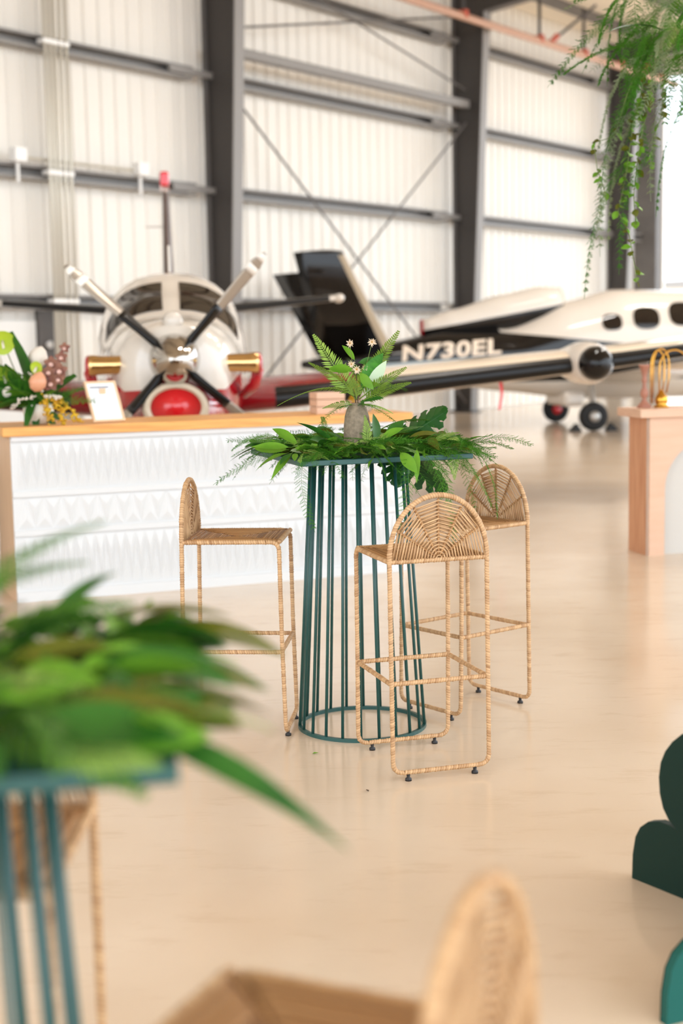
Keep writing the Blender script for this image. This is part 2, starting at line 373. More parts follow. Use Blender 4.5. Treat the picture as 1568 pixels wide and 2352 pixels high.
#@@OBJECTS
# ------------------------------------------------------------------ woven bar stools
def resample(pts, step):
    pts = [Vector(p) for p in pts]; out = [pts[0]]; carry = 0.0
    for a, b in zip(pts, pts[1:]):
        L = (b-a).length; d = step-carry
        while d <= L: out.append(a+(b-a)*(d/L)); d += step
        carry = L-(d-step)
    if (out[-1]-pts[-1]).length > step*.3: out.append(pts[-1])
    return out
rs = random.Random(3)
def wrapped(mb, pts, r=.0088, pitch=.0095, n=8):
    """rod bound with strands: three rings per turn, each turn with its own shade and thickness"""
    p = resample(pts, pitch/3); rad = []; sh = []; q = 1.0; c = .3
    for i in range(len(p)):
        if i % 3 == 0: q = rs.uniform(.93, 1.10); c = rs.uniform(.05, .6) + (.35 if rs.random() < .06 else 0)
        rad.append(r*(.84 if i % 3 == 0 else q)); sh.append(min(1, c+(.4 if i % 3 == 0 else 0)))
    o = len(mb.v); mb.tube(p, rad, n, a=sh)
    for i in range(len(p)):                       # slant each turn so it reads as a spiral
        t = (p[min(i+1, len(p)-1)]-p[max(i-1, 0)]).normalized()
        for k in range(n):
            j = o+i*n+k; mb.v[j] = tuple(Vector(mb.v[j])+t*(.0028*cos(2*pi*k/n)))
def bend(a, c, b, r, n=5):
    """rounded corner at c between a and b"""
    a, c, b = Vector(a), Vector(c), Vector(b); p = c+(a-c).normalized()*r; q = c+(b-c).normalized()*r
    return [p*(1-t)**2+c*2*t*(1-t)+q*t*t for t in [i/n for i in range(n+1)]]
SW = .18; SD = .188; SZ = .772; ST = .345; FZ = .030
def make_stool():
    root = thing('bar_stool', 'x', 'bar stool')
    parts = []
    # front legs: floor bend, upright, bend back into the side rail; rear legs run up to the arch
    for s in (-1, 1):
        m = MB(); x = s*SW
        wrapped(m, bend((x*.5, SD+.012, FZ), (x, SD+.012, FZ), (x, SD, .3), .04)+[(x, SD+.003, .4)]+bend((x, SD, .3), (x, SD, SZ), (x, 0, SZ), .035)+[(x, SD-.05, SZ)])
        parts.append(m.build('leg', 'rattan', root, True))
        m = MB(); wrapped(m, bend((x*.5, -SD-.012, FZ), (x, -SD-.012, FZ), (x, -SD, .3), .04)+[(x, -SD, SZ+.01)])
        parts.append(m.build('leg', 'rattan', root, True))
        m = MB(); wrapped(m, [(x, SD-.05, SZ), (x, -SD, SZ)]); m.build('seat_rail', 'rattan', root, True)
        m = MB(); wrapped(m, [(x, SD, ST), (x, -SD, ST)]); m.build('stretcher', 'rattan', root, True)
        m = MB(); wrapped(m, [(-SW, s*SD, ST), (SW, s*SD, ST)]); m.build('stretcher', 'rattan', root, True)
        m = MB(); wrapped(m, [(-SW+.04, s*(SD+.012), FZ), (SW-.04, s*(SD+.012), FZ)]); m.build('floor_bar', 'rattan', root, True)
        m = MB(); wrapped(m, [(-SW, s*SD, SZ), (SW, s*SD, SZ)]); m.build('seat_rail', 'rattan', root, True)
    for sx in (-1, 1):
        for sy in (-1, 1):
            MB().lathe([(.007, .024), (.006, .012), (.012, .008), (.012, 0)], 10, T(sx*(SW-.055), sy*(SD+.012), 0)).build('foot', 'foot_black', root, True)
    # arch of the back
    A = [(SW*cos(t), -SD, SZ+.225*sin(t)**.92) for t in [pi*i/28 for i in range(29)]]
    m = MB(); wrapped(m, A, .0098); m.build('backrest_frame', 'rattan', root, True)
    def ray(deg, f): t = radians(deg); return Vector((SW*cos(t)*f, -SD, SZ+.004+.215*sin(t)*f))
    m = MB()
    for deg in (30, 60, 90, 120, 150):
        wrapped(m, [ray(deg, .07), ray(deg, .97)], .0052, .012, 6)
    m.build('backrest_spokes', 'rattan_dark', root, True)
    m = MB()
    for side in (-.0045, .0045):
        for k in range(1, 17):
            f = (k+(.4 if side > 0 else 0))/16.9
            if k > 15 and rs.random() < .3: continue
            pts = []
            for d in (0, 30, 60, 90, 120, 150, 180):
                p = ray(d, min(.985, f+rs.uniform(-.008, .008))); p.y += side+rs.uniform(-.001, .001); pts.append(p)
            for a, b in zip(pts, pts[1:]):
                m.tube([a, b], rs.uniform(.0021, .0032), 5, a=rs.uniform(.0, .55))
    m.build('backrest_weave', 'rattan', root, True)
    # seat: strands run parallel to the four sides and meet along twisted diagonals
    m = MB()
    for k in range(1, 25):
        f = k/25.0; w = SW-.004; d = SD-.004; z = SZ+.006-.010*(1-f)
        P = [Vector((sx*w*f, sy*d*f, z)) for sx, sy in ((-1, -1), (1, -1), (1, 1), (-1, 1))]
        for i in range(4):
            a, b = P[i], P[(i+1) % 4]; jz = rs.uniform(-.002, .002); e = (b-a).normalized()*rs.uniform(0, .006)
            m.tube([a+e+Vector((0, 0, -.005)), a+(b-a)*.12+Vector((0, 0, jz)), a+(b-a)*.88+Vector((0, 0, jz)), b-e+Vector((0, 0, -.005))], rs.uniform(.0029, .0041), 5, a=rs.uniform(.1, .75))
    m.build('seat_weave', 'rattan_dark', root, True)
    m = MB()
    for sx, sy in ((-1, -1), (1, -1), (1, 1), (-1, 1)):
        wrapped(m, [(sx*.008, sy*.008, SZ-.004), (sx*(SW-.012), sy*(SD-.012), SZ+.004)], .0042, .012, 6)
    m.build('seat_diagonals', 'rattan_dark', root, True)
    return root
STOOLS = [((-.412, 5.565, 0), radians(-95), 'woven rattan bar stool seen from the side, beside the white counter'),
          ((.278, 5.050, 0), radians(17), 'woven bar stool with its fan back to the viewer, before the wire table'),
          ((.505, 5.830, 0), radians(129), 'woven bar stool farther back, to the right of the wire table'),
          ((-.046, 1.407, 0), radians(66), 'blurred near bar stool with brown woven seat at the bottom edge'),
          ((-.60, 2.09, 0), radians(180), 'blurred woven bar stool half hidden behind the near wire table')]
st0 = make_stool()
for i, (p, a, lb) in enumerate(STOOLS):
    o = st0 if i == 0 else copy_tree(st0)
    o.location = p; o.rotation_euler = (0, 0, a); tag(o, lb, 'bar stool', 'woven bar stools')
# ------------------------------------------------------------------ wire bar tables
TZ = 1.10
def make_table():
    root = thing('bar_table', 'x', 'table')
    rods = MB().tube([(.25, 0, .012), (.187, 0, TZ-.022)], .0062, 8).mesh('rod', 'teal', True)
    for k in range(22): put(rods, 'rod', root, Matrix.Rotation(2*pi*k/22+.06, 4, 'Z'))
    m = MB(); rr = [(.243, 0), (.257, 0), (.257, .014), (.243, .014), (.243, 0)]
    n = 56; m.grid([[Vector((r*cos(2*pi*k/n), r*sin(2*pi*k/n), z)) for k in range(n)] for r, z in rr], closed=True); m.build('base_ring', 'teal', root)
    m = MB(); rr = [(.17, TZ-.03), (.196, TZ-.03), (.196, TZ-.02), (.17, TZ-.02), (.17, TZ-.03)]
    m.grid([[Vector((r*cos(2*pi*k/n), r*sin(2*pi*k/n), z)) for k in range(n)] for r, z in rr], closed=True); m.build('top_ring', 'teal', root)
    MB().box(-.34, .34, -.34, .34, TZ-.02, TZ).build('tabletop', 'teal', root, bevel=.003)
    return root
tb = make_table(); tb.location = (.068, 5.555, 0); tb.rotation_euler = (0, 0, radians(19)); tag(tb, 'teal wire bar table with stone vase, ringed by woven stools', 'table', 'teal wire bar tables')
tb2 = copy_tree(tb); tb2.location = (-.56, 1.70, 0); tb2.rotation_euler = (0, 0, radians(9)); tag(tb2, 'blurred teal wire bar table at the left edge, heaped with greenery', 'table', 'teal wire bar tables')

# ------------------------------------------------------------------ white carved counter with pine top
CA = atan2(.37, .93); CL = 2.56; CZ = 1.0; CTOP = CZ+.055
co = thing('counter', 'long white carved bar counter with thick pine top', 'counter', (-1.95, 8.42, 0), CA)
MB().box(0, CL, .02, .045, 0, CZ).build('front_panel', 'white_paint', co)
MB().box(-.002, .03, .045, .62, 0, CZ).build('side_panel', 'pale_ply', co); MB().box(CL-.03, CL+.002, .045, .62, 0, CZ).build('side_panel', 'pale_ply', co)
MB().box(.03, CL-.03, .045, .6, .45, .47).build('shelf', 'pale_ply', co)
MB().box(-.05, CL+.05, -.02, .66, CZ, CTOP).build('worktop', 'pine', co, bevel=.004)
MB().box(0, CL, .0, .02, 0, .06).build('plinth', 'white_paint', co); MB().box(0, CL, .0, .02, CZ-.03, CZ).build('top_rail', 'white_paint', co)
MB().box(0, CL, .004, .02, .40, .435).build('relief_band', 'white_paint', co); MB().box(0, CL, .004, .02, .635, .67).build('relief_band', 'white_paint', co)
def tri_mesh(w, h, up, dep):
    b = [(-w/2, 0), (w/2, 0), (0, h)] if up else [(-w/2, h), (0, 0), (w/2, h)]
    cx, cz = 0, (h/3 if up else 2*h/3)
    vs = [(x, .02, z) for x, z in b] + [(cx, .02-dep, cz)]
    return MB().add(vs, [(0, 1, 3), (1, 2, 3), (2, 0, 3), (2, 1, 0)]).mesh('relief_triangle', 'white_paint')
for w, z0, h in ((.062, .07, .325), (.062, .675, .29), (.108, .44, .19)):
    U, D = tri_mesh(w*.94, h, True, .018), tri_mesh(w*.94, h, False, .018)
    n = int((CL-.02)/w)
    for k in range(n):
        put(U, 'relief_triangle', co, T(.02+w*(k+.5), 0, z0)); put(D, 'relief_triangle', co, T(.02+w*k+w if k < n-1 else .02+w*(k+.5), .002, z0)) if k < n-1 else None
def onc(x, y, z=0):   # counter-local to world
    return Vector((-1.95+cos(CA)*x-sin(CA)*y, 8.42+sin(CA)*x+cos(CA)*y, CTOP+z))
# framed menu card leaning back
fr = thing('framed_card', 'small pale wood framed menu card leaning on the counter top', 'sign', onc(.63, .14, .008), radians(36))
RX = Matrix.Rotation(radians(-27), 4, 'X')
fw, fh = .215, .275
m = MB()
for b in ((-fw/2, -fw/2+.014, 0, fh), (fw/2-.014, fw/2, 0, fh), (-fw/2+.014, fw/2-.014, 0, .014), (-fw/2+.014, fw/2-.014, fh-.014, fh)): m.box(b[0], b[1], 0, .016, b[2], b[3], RX)
m.build('frame', 'frame_wood', fr)
MB().box(-fw/2+.014, fw/2-.014, .005, .012, .014, fh-.014, RX).build('paper', 'paper', fr)
MB().box(-fw/2+.03, fw/2-.055, .003, .0052, fh-.045, fh-.037, RX).build('heading_line', 'ink', fr)
for k in range(7): MB().box(-.03 if k > 4 else -fw/2+.04, fw/2-.05, .0038, .0052, fh-.085-.022*k, fh-.081-.022*k, RX).build('text_line', 'ink_pale', fr)
MB().box(-.02, .02, .012, .016, .0, .2, T(0, .10, 0) @ Matrix.Rotation(radians(8), 4, 'X')).build('easel_leg', 'frame_wood', fr)
# slatted box and second stone vase on the counter
bx = thing('plank_box', 'small plywood box of stacked boards at the right end of the counter', 'box', onc(2.10, .25), CA)
for k in range(3): MB().box(-.09, .11, -.07, .07, .048*k, .048*k+.045).build('plank', 'pinkwood_light', bx, bevel=.003)
VPROF = [(.034, 0), (.048, .004), (.0525, .045), (.0515, .1), (.047, .14), (.037, .172), (.024, .189), (.02, .191), (.015, .187), (.013, .165)]
def vase(loc, label, m, sc=1):
    o = MB().lathe([(r*sc, z*sc) for r, z in VPROF], 28).build('stone_vase', m, smooth=True); o.location = loc; return tag(o, label, 'vase', 'rounded stone vases')
VX, VY = .066, 5.50
vase((VX, VY, TZ), 'rough grey stone bud vase in the middle of the wire table', 'stone')
v2p = onc(2.40, .30); vase(v2p, 'pale stone vase near the right end of the counter', 'stone_pale', .85)
# black equipment behind the counter
eq = thing('black_equipment_case', 'black wheeled case behind the left end of the counter', 'case', (-2.52, 9.15, 0), .3)
MB().box(-.28, .24, -.25, .25, .42, .80).build('lid', 'black_matte', eq, bevel=.02); MB().box(-.26, .22, -.24, .24, .06, .36).build('body', 'black_matte', eq, bevel=.02)
for s in (-1, 1):
    MB().box(s*.2-.05, s*.2+.01, -.2, .2, .36, .42).build('spacer', 'steel_dark', eq)
    for t in (-1, 1): MB().lathe([(.03, -.015), (.03, .015)], 12, T(s*.2-.02, t*.18, .03) @ Matrix.Rotation(pi/2, 4, 'X')).build('wheel', 'tyre', eq)

# ------------------------------------------------------------------ arched wooden pedestal bar on the right
PA = radians(13); pe = thing('pedestal_bar', 'pale pink wood bar with arched front recess at the right edge', 'bar', (2.132, 9.82, 0), PA)
PWd, PH, PDp = .95, .965, .32
MB().box(0, .025, .035, PDp, 0, PH).build('side_panel', 'pinkwood', pe); MB().box(PWd-.025, PWd, .035, PDp, 0, PH).build('side_panel', 'pinkwood', pe)
MB().box(.03, PWd-.03, .05, .06, 0, PH).build('back_panel', 'plaster', pe)
ar = .29; cx = PWd/2; sp_z = .46
poly = [(0.008, 0), (cx-ar-.06, 0), (cx-ar-.06, sp_z)] + [(cx-(ar+.06)*cos(t), sp_z+(ar+.06)*sin(t)) for t in [pi*i/24 for i in range(1, 24)]] + [(cx+ar+.06, sp_z), (cx+ar+.06, 0), (PWd-.008, 0), (PWd-.008, PH), (.008, PH)]
MB().prism(poly, 0, .022).build('arched_front', 'pinkwood_light', pe)
MB().box(.004, .016, .022, .035, 0, PH).build('corner_strip', 'plaster', pe)
MB().box(-.075, PWd+.075, -.03, PDp+.04, PH, PH+.06).build('worktop', 'pinkwood_light', pe, bevel=.004)
def onp(x, y, z=0): return Vector((2.132+cos(PA)*x-sin(PA)*y, 9.82+sin(PA)*x+cos(PA)*y, PH+.06+z))
cs = MB().lathe([(.050, 0), (.050, .012), (.034, .03), (.018, .05), (.014, .066), (.026, .085), (.029, .105), (.022, .13), (.012, .145), (.017, .155), (.011, .165), (.018, .185), (.019, .2), (.014, .21), (.022, .25), (.034, .285), (.038, .29), (.038, .302), (.03, .302)], 24).build('candlestick', 'terracotta', smooth=True)
cs.location = onp(.035, .15); tag(cs, 'turned reddish brown wooden candlestick on the pink bar', 'candlestick')
bh = thing('brass_ornament', 'brass bell ornament with tall looped handles on the pink bar', 'ornament', onp(.155, .13), PA)
MB().lathe([(.055, 0), (.055, .012), (.035, .02), (.045, .04), (.047, .06), (.036, .085), (.018, .11), (.01, .125)], 20).build('bell', 'brass', bh, True)
for dx, w, h, ty in ((-.03, .05, .40, .0), (.01, .06, .41, .03), (.09, .11, .40, -.01)):
    pts = [(dx-w, ty, .03), (dx-w*1.02, ty, h*.6)] + [(dx-w*cos(t), ty, h*.72+h*.28*sin(t)) for t in [pi*i/12 for i in range(13)]] + [(dx+w, ty, h*.5), (dx+w*.7, ty, .1)]
    MB().tube(pts, .0055, 8).build('loop', 'brass', bh, True)

# ------------------------------------------------------------------ scalloped green panels at lower right
def scallop(loc, rz_, pts, th, face, edge, label):
    o = thing('scalloped_panel', label, 'panel', loc, rz_, 'scalloped green panels')
    b = MB().prism(pts, -th/2, th/2).build('board', face, o)
    MB().prism([(x*1.0, z) for x, z in pts], th/2, th/2+.004).build('back_face', edge, o)
    MB().box(.2, .3, th/2, .09, 0, .015).build('foot_board', edge, o); return o
def lobe(cx, cz, r0, r1, a0, a1, n=18): return [(cx+r0*cos(a), cz+r1*sin(a)) for a in [a0+(a1-a0)*i/n for i in range(n+1)]]
half = [(0, 0), (.002, .07), (.012, .125), (.03, .158), (.06, .182), (.1, .194), (.135, .194), (.165, .188), (.135, .208), (.115, .235), (.102, .275), (.098, .32), (.104, .362), (.12, .398), (.145, .43), (.18, .46), (.23, .487), (.27, .498)]
shape = half + [(.62-x, z) for x, z in half[::-1]]
scallop((.815, 3.892, 0), atan2(-.825, .565), shape, .022, 'green_panel', 'green_panel_edge', 'dark green scalloped standing panel at the right edge, farther one')
scallop((.70, 3.02, 0), radians(24), shape, .022, 'teal_face', 'green_panel_edge', 'teal scalloped standing panel at the lower right corner, nearer one')
# fallen leaf bits on the floor
for x, y, s, a, m, lb in ((-.125, 5.16, .022, .4, 'leaf_light', 'small green leaf scrap fallen on the floor in front of the table'), (.075, 4.70, .018, 1.9, 'stem_brown', 'tiny brown leaf scrap fallen on the floor in front of the stools')):
    o = MB().add([(0, 0, .001), (s*.5, s*.35, .004), (s*1.2, 0, .002), (s*.5, -s*.3, .003), (s*.5, 0, .0005)], [(0, 1, 4), (1, 2, 4), (2, 3, 4), (3, 0, 4)]).build('leaf_scrap', m); o.location = (x, y, .002); o.rotation_euler = (0, 0, a); tag(o, lb, 'leaf')
# ------------------------------------------------------------------ aeroplanes
def sect(y, hw, zb, zt, ex=2.3, n=32, axis='y'):
    c = (zb+zt)/2; h = (zt-zb)/2; out = []
    for k in range(n):
        a = 2*pi*k/n; ca, sa = cos(a), sin(a)
        x = hw*math.copysign(abs(sa)**(2/ex), sa); z = c+h*math.copysign(abs(ca)**(2/ex), ca)
        out.append(Vector((x, y, z)) if axis == 'y' else Vector((y, x, z)))
    return out
def lerp_sec(secs, y):
    for a, b in zip(secs, secs[1:]):
        if a[0] <= y <= b[0]:
            t = (y-a[0])/(b[0]-a[0]); t = t*t*(3-2*t)*.5+t*.5
            return tuple(p+(q-p)*t for p, q in zip(a, b))
    return secs[-1]
def skin_pt(secs, y, ang, off=0, axis='y'):
    s = lerp_sec(secs, y); hw, zb, zt = s[1], s[2], s[3]; ex = s[4]; c = (zb+zt)/2; h = (zt-zb)/2
    sa, ca = sin(ang), cos(ang)
    x = (hw+off)*math.copysign(abs(sa)**(2/ex), sa); z = c+(h+off)*math.copysign(abs(ca)**(2/ex), ca)
    return Vector((x, y, z)) if axis == 'y' else Vector((y, x, z))
def fuselage(secs, axis, ny=48):
    ys = [secs[0][0]+(secs[-1][0]-secs[0][0])*i/ny for i in range(ny+1)]
    return MB().grid([sect(y, *lerp_sec(secs, y)[1:5], axis=axis) for y in ys], closed=True, cap=True)
AF = [(1, 0), (.8, .035), (.6, .062), (.4, .08), (.25, .08), (.12, .064), (.05, .043), (.015, .024), (0, 0), (.015, -.02), (.05, -.032), (.12, -.042), (.25, -.048), (.4, -.048), (.6, -.036), (.8, -.02)]
def foil(le, chord, tk=1.0, pts=AF, off=0, up=Vector((0, 0, 1)), aft=Vector((0, 1, 0))):
    return [Vector(le)+aft*(x*chord-(off if x < .02 else 0))+up*(z*chord*tk+(off if z > 0 else -off if z < 0 else 0)) for x, z in pts]
BOOT = [p for p in AF if p[0] <= .05]
# red and white turboprop, nose on to the viewer (local y = aft)
split_paint(MATS['fuselage_paint'], [([(0, -.06, -1, 1.19)], '#a91220'), ([(1, 0, -1.2, 1.02), (-0, -1, 0, 1.0)], '#a91220'), ([(-1, 0, -1.2, 1.02), (0, -1, 0, 1.0)], '#a91220')], '#ddd3c6')
split_paint(MATS['wing_paint'], [([(-1, 0, 0, 1.9), (1, 0, 0, 1.9)], '#8f1019')], '#ead9c2')
PY = atan2(.92, 7.5)
p1 = thing('propeller_plane', 'red and white propeller aeroplane facing the viewer behind the counter', 'aeroplane', (-1.23, 10.72, 0), PY)
S1 = [(.09, .27, 1.06, 1.66, 2.1), (.3, .43, .90, 1.72, 2.3), (.8, .54, .76, 1.74, 2.5), (1.5, .60, .70, 1.76, 2.5), (2.0, .66, .66, 1.96, 2.5), (2.6, .68, .64, 2.18, 2.4), (3.6, .64, .66, 2.22, 2.3), (5.0, .44, .92, 2.12, 2.2), (6.5, .24, 1.35, 2.02, 2.1), (7.7, .06, 1.72, 1.95, 2.0)]
fuselage(S1, 'y').build('fuselage', 'fuselage_paint', p1, True)
for s in (-1, 1):
    rows = [[skin_pt(S1, 1.66+.66*i/8, s*radians(4+(60-3*i)*j/10), .008) for j in range(11)] for i in range(9)]
    MB().grid(rows).build('windscreen_pane', 'glass_dark', p1, True)
    # exhaust stacks
    ex = MB().lathe([(.088, 0), (.078, .03), (.07, .12), (.072, .25), (.08, .31), (.078, .34), (.06, .345), (.05, .05)], 24, T(s*.31, .36, 1.375) @ Matrix.Rotation(s*pi/2, 4, 'Y')).build('exhaust_stack', 'gold_chrome', p1, True)
    MB().lathe([(.05, 0), (.086, .0), (.09, .03), (.07, .05), (.03, .055)], 20, T(s*.63, .40, 1.365) @ Matrix.Rotation(s*pi/2, 4, 'Y')).build('exhaust_fairing', 'plane_red', ex, True)
    MB().tube([(s*.655, .45, 1.32), (s*.63, .55, 1.2), (s*.55, .7, 1.12)], [.045, .045, .04], 10).build('fairing_strut', 'plane_red', ex, True)
    # wing, de-icing boot, tip
    st = [(.40, 1.85, .98, 2.0), (2.0, 2.0, 1.10, 1.75), (4.2, 2.2, 1.30, 1.4), (6.45, 2.4, 1.56, 1.0)]
    w = MB().grid([foil((s*x, y, z), c, 1.25) for x, y, z, c in st], closed=True, cap=True).build('wing', 'wing_paint', p1, True)
    MB().grid([foil((s*x, y, z), c, 1.25, BOOT, .006) for x, y, z, c in [(.9, 1.895, 1.02, 1.92)]+st[1:]]).build('deicing_boot', 'boot_black', w, True)
    # tailplane
    st = [(.05, 7.1, 1.88, .95), (2.17, 7.45, 2.07, .6)]
    w = MB().grid([foil((s*x, y, z), c, 1.1) for x, y, z, c in st], closed=True, cap=True).build('tailplane', 'plane_white', p1, True)
    MB().grid([foil((s*x, y, z), c, 1.1, [p for p in AF if p[0] <= .12], .005) for x, y, z, c in [(.25, 7.133, 1.9, .92), (2.05, 7.43, 2.06, .617)]]).build('deicing_boot', 'boot_black', w, True)
    MB().lathe([(.02, -.02), (.055, .05), (.06, .3), (.03, .6)], 12, T(s*2.19, 7.43, 2.075) @ Matrix.Rotation(-pi/2, 4, 'X')).build('tip_cap', 'plane_white', w, True)
    # main gear
    g = MB().tube([(s*1.75, 2.9, 1.0), (s*1.78, 2.9, .2)], .045, 10).build('gear_leg', 'hub_grey', p1)
    MB().lathe([(.08, -.07), (.16, -.075), (.205, -.05), (.21, 0), (.205, .05), (.16, .075), (.08, .07)], 24, T(s*1.78, 2.9, .21) @ Matrix.Rotation(pi/2, 4, 'Y')).build('wheel', 'tyre', g, True)
g = MB().tube([(0, .75, .85), (0, .7, .18)], .04, 10).build('gear_leg', 'hub_grey', p1)
MB().lathe([(.07, -.06), (.15, -.06), (.18, -.04), (.185, 0), (.18, .04), (.15, .06), (.07, .06)], 24, T(0, .7, .185) @ Matrix.Rotation(pi/2, 4, 'Y')).build('wheel', 'tyre', g, True)
# air intake under the spinner
n = 32
def ring(rx, rzz, y, zc): return [Vector((rx*sin(2*pi*k/n), y, zc+rzz*cos(2*pi*k/n))) for k in range(n)]
MB().grid([ring(.17, .12, .06, 1.055), ring(.20, .15, -.03, 1.055), ring(.225, .175, -.04, 1.05), ring(.25, .20, .02, 1.045)], closed=True).build('intake_lip', 'cream_lip', p1, True)
MB().grid([ring(.25, .20, .02, 1.045), ring(.33, .25, .18, 1.03), ring(.40, .30, .6, 1.02)], closed=True).build('intake_duct', 'plane_red', p1, True)
MB().grid([ring(.19, .14, .0, 1.055), ring(.18, .13, .03, 1.055), ring(.05, .03, .10, 1.055)], closed=True, cap=True).build('intake_plug', 'bright_red', p1, True)
MB().box(-.03, .03, -.06, -.01, .84, 1.0).build('plug_tag', 'bright_red', p1)
MB().lathe([(.02, 0), (.07, .03), (.08, .1)], 16, T(0, .1, 1.70) @ Matrix.Rotation(-pi/2, 4, 'X')).build('top_scoop', 'plane_white', p1, True)
# spinner and propeller
MB().lathe([(.004, -.36), (.04, -.345), (.09, -.295), (.14, -.2), (.172, -.10), (.188, -.02), (.195, .05), (.196, .09), (.15, .1)], 32, T(0, .02, 1.415) @ Matrix.Rotation(-pi/2, 4, 'X')).build('spinner', 'chrome', p1, True)
def blade_rows(r0, r1, n, off):
    out = []
    for i in range(n+1):
        r = r0+(r1-r0)*i/n; w = .040+.032*sin(min(1, max(0, r-.12)/.9)*pi*.8) ; w *= 1 if r < .95 else (1.07-r)/.12*.8+.2
        tw = radians(80-38*min(1, r/1.05)); tk = .026*(1.15-r)+.004+off
        row = []
        for k in range(10):
            a = 2*pi*k/10; px, py = (w+off)*cos(a), tk*sin(a)
            row.append(Vector((px*cos(tw)-py*sin(tw), px*sin(tw)+py*cos(tw), r)))
        out.append(row)
    return out
for k, a in enumerate((48, 138, 228, 318)):
    M = T(0, .03, 1.415) @ Matrix.Rotation(radians(90-a), 4, 'Y')
    b = MB().grid([[M @ p for p in r] for r in blade_rows(.12, 1.05, 18, 0)], closed=True, cap=True).build('propeller_blade', 'blade_grey', p1, True)
    MB().grid([[M @ p for p in r] for r in blade_rows(.13, .52, 8, .003)], closed=True, cap=True).build('blade_boot', 'boot_black', b, True)
    for r0, r1 in ((.86, .92), (.98, 1.03)): MB().grid([[M @ p for p in r] for r in blade_rows(r0, r1, 2, .002)], closed=True, cap=True).build('tip_stripe', 'blade_white', b, True)
# fin with red beacon cap
UPV = Vector((1, 0, 0))
st = [(6.3, 1.95, 1.5), (6.95, 3.45, .75)]
MB().grid([foil((0, y, z), c, .7, up=UPV) for y, z, c in st], closed=True, cap=True).build('fin', 'plane_white', p1, True)
MB().grid([foil((0, y, z), c, .7, [p for p in AF if p[0] <= .25], .006, up=UPV) for y, z, c in [(6.3, 1.97, 1.5), (6.9, 3.36, .8)]]).build('fin_boot', 'boot_brown', p1, True)
MB().box(-.055, .055, 6.85, 7.6, 3.42, 3.60).build('fin_cap', 'bright_red', p1, bevel=.03)
MB().tube([(0, 2.9, 2.2), (0, 2.95, 2.45)], .012, 6).build('antenna', 'plane_white', p1)
MB().tube([(-.25, 7.0, 2.95), (.02, 7.0, 2.95)], .01, 6).build('antenna', 'plane_white', p1)
# radar pod and red streamer on the wing to the right
px_, py_, pz_ = 3.88, 2.12, 1.28
pod = MB().lathe([(.15, -.1), (.185, 0), (.2, .1), (.2, .4), (.14, .9), (.03, 1.3)], 28, T(px_, py_, pz_) @ Matrix.Rotation(-pi/2, 4, 'X')).build('radar_pod', 'plane_white', p1, True)
MB().lathe([(.01, -.27), (.06, -.255), (.115, -.215), (.15, -.15), (.165, -.08), (.15, -.05)], 28, T(px_, py_, pz_) @ Matrix.Rotation(-pi/2, 4, 'X')).build('radome', 'gloss_black', pod, True)
MB().add([(3.02, 2.3, 1.16), (3.06, 2.3, 1.16), (3.05, 2.31, 1.0), (3.075, 2.32, 1.0), (3.02, 2.3, .86), (3.045, 2.31, .86), (3.02, 2.305, 1.16), (3.06, 2.305, 1.16), (3.05, 2.315, 1.0), (3.075, 2.325, 1.0), (3.02, 2.305, .86), (3.045, 2.315, .86)],
         [(0, 1, 3, 2), (2, 3, 5, 4), (6, 8, 9, 7), (8, 10, 11, 9), (0, 2, 8, 6), (2, 4, 10, 8), (1, 7, 9, 3), (3, 9, 11, 5), (4, 5, 11, 10), (0, 6, 7, 1)]).build('red_streamer', 'bright_red', p1)

# black and white V-tail jet behind (local x = forward, local -y = side facing the viewer)
JA = atan2(.17, .985); jx, jy = -.62, 23.65
split_paint(MATS['jet_paint'], [([(1, 0, 0, -3.3), (.11, 0, 1, -1.99)], '#dcd2c5'), ([(1, 0, 0, -2.6), (0, 0, -1, .80)], '#cfc8bd'),
                                ([(-.05, 0, 1, -1.03), (.05, 0, -1, 1.075), (1, 0, 0, -1.2)], '#b7c6cc')], '#14110f')
split_paint(MATS['nacelle_paint'], [([(-.17, 0, 1, -1.33)], '#dcd2c5')], '#14110f')
jt = thing('jet_plane', 'black and white jet aeroplane with tail lettering parked along the back wall', 'aeroplane', (jx, jy, 0), JA)
SJ = [(0, .03, 1.10, 1.20, 2.0), (.5, .16, 1.0, 1.30, 2.0), (1.5, .36, .88, 1.50, 2.4), (2.4, .50, .78, 1.68, 2.6), (3.5, .64, .62, 1.70, 2.4), (4.5, .74, .50, 2.12, 2.3), (5.4, .78, .46, 2.32, 2.3), (6.8, .76, .45, 2.28, 2.3), (8.2, .56, .55, 1.65, 2.2), (9.4, .10, .85, 1.10, 2.0)]
fuselage(SJ, 'x', 60).build('fuselage', 'jet_paint', jt, True)
for x, zc, w, h in ((5.12, 1.76, .17, .135), (5.72, 1.82, .235, .185), (6.38, 1.88, .25, .20), (7.05, 1.86, .22, .19)):
    rows = []
    for i in range(7):
        rr = i/6*.999+.001; row = []
        for k in range(20):
            a = 2*pi*k/20; X = x+w*rr*math.copysign(abs(cos(a))**.75, cos(a)); Z = zc+h*rr*math.copysign(abs(sin(a))**.75, sin(a))
            s = lerp_sec(SJ, X); c = (s[2]+s[3])/2; hh = (s[3]-s[2])/2; q = min(.98, abs((Z-c)/hh)); yy = s[1]*(1-q**s[4])**(1/s[4])
            row.append(Vector((X, -yy-.012, Z)))
        rows.append(row)
    MB().grid(rows, closed=True).build('window', 'glass_dark', jt, True)
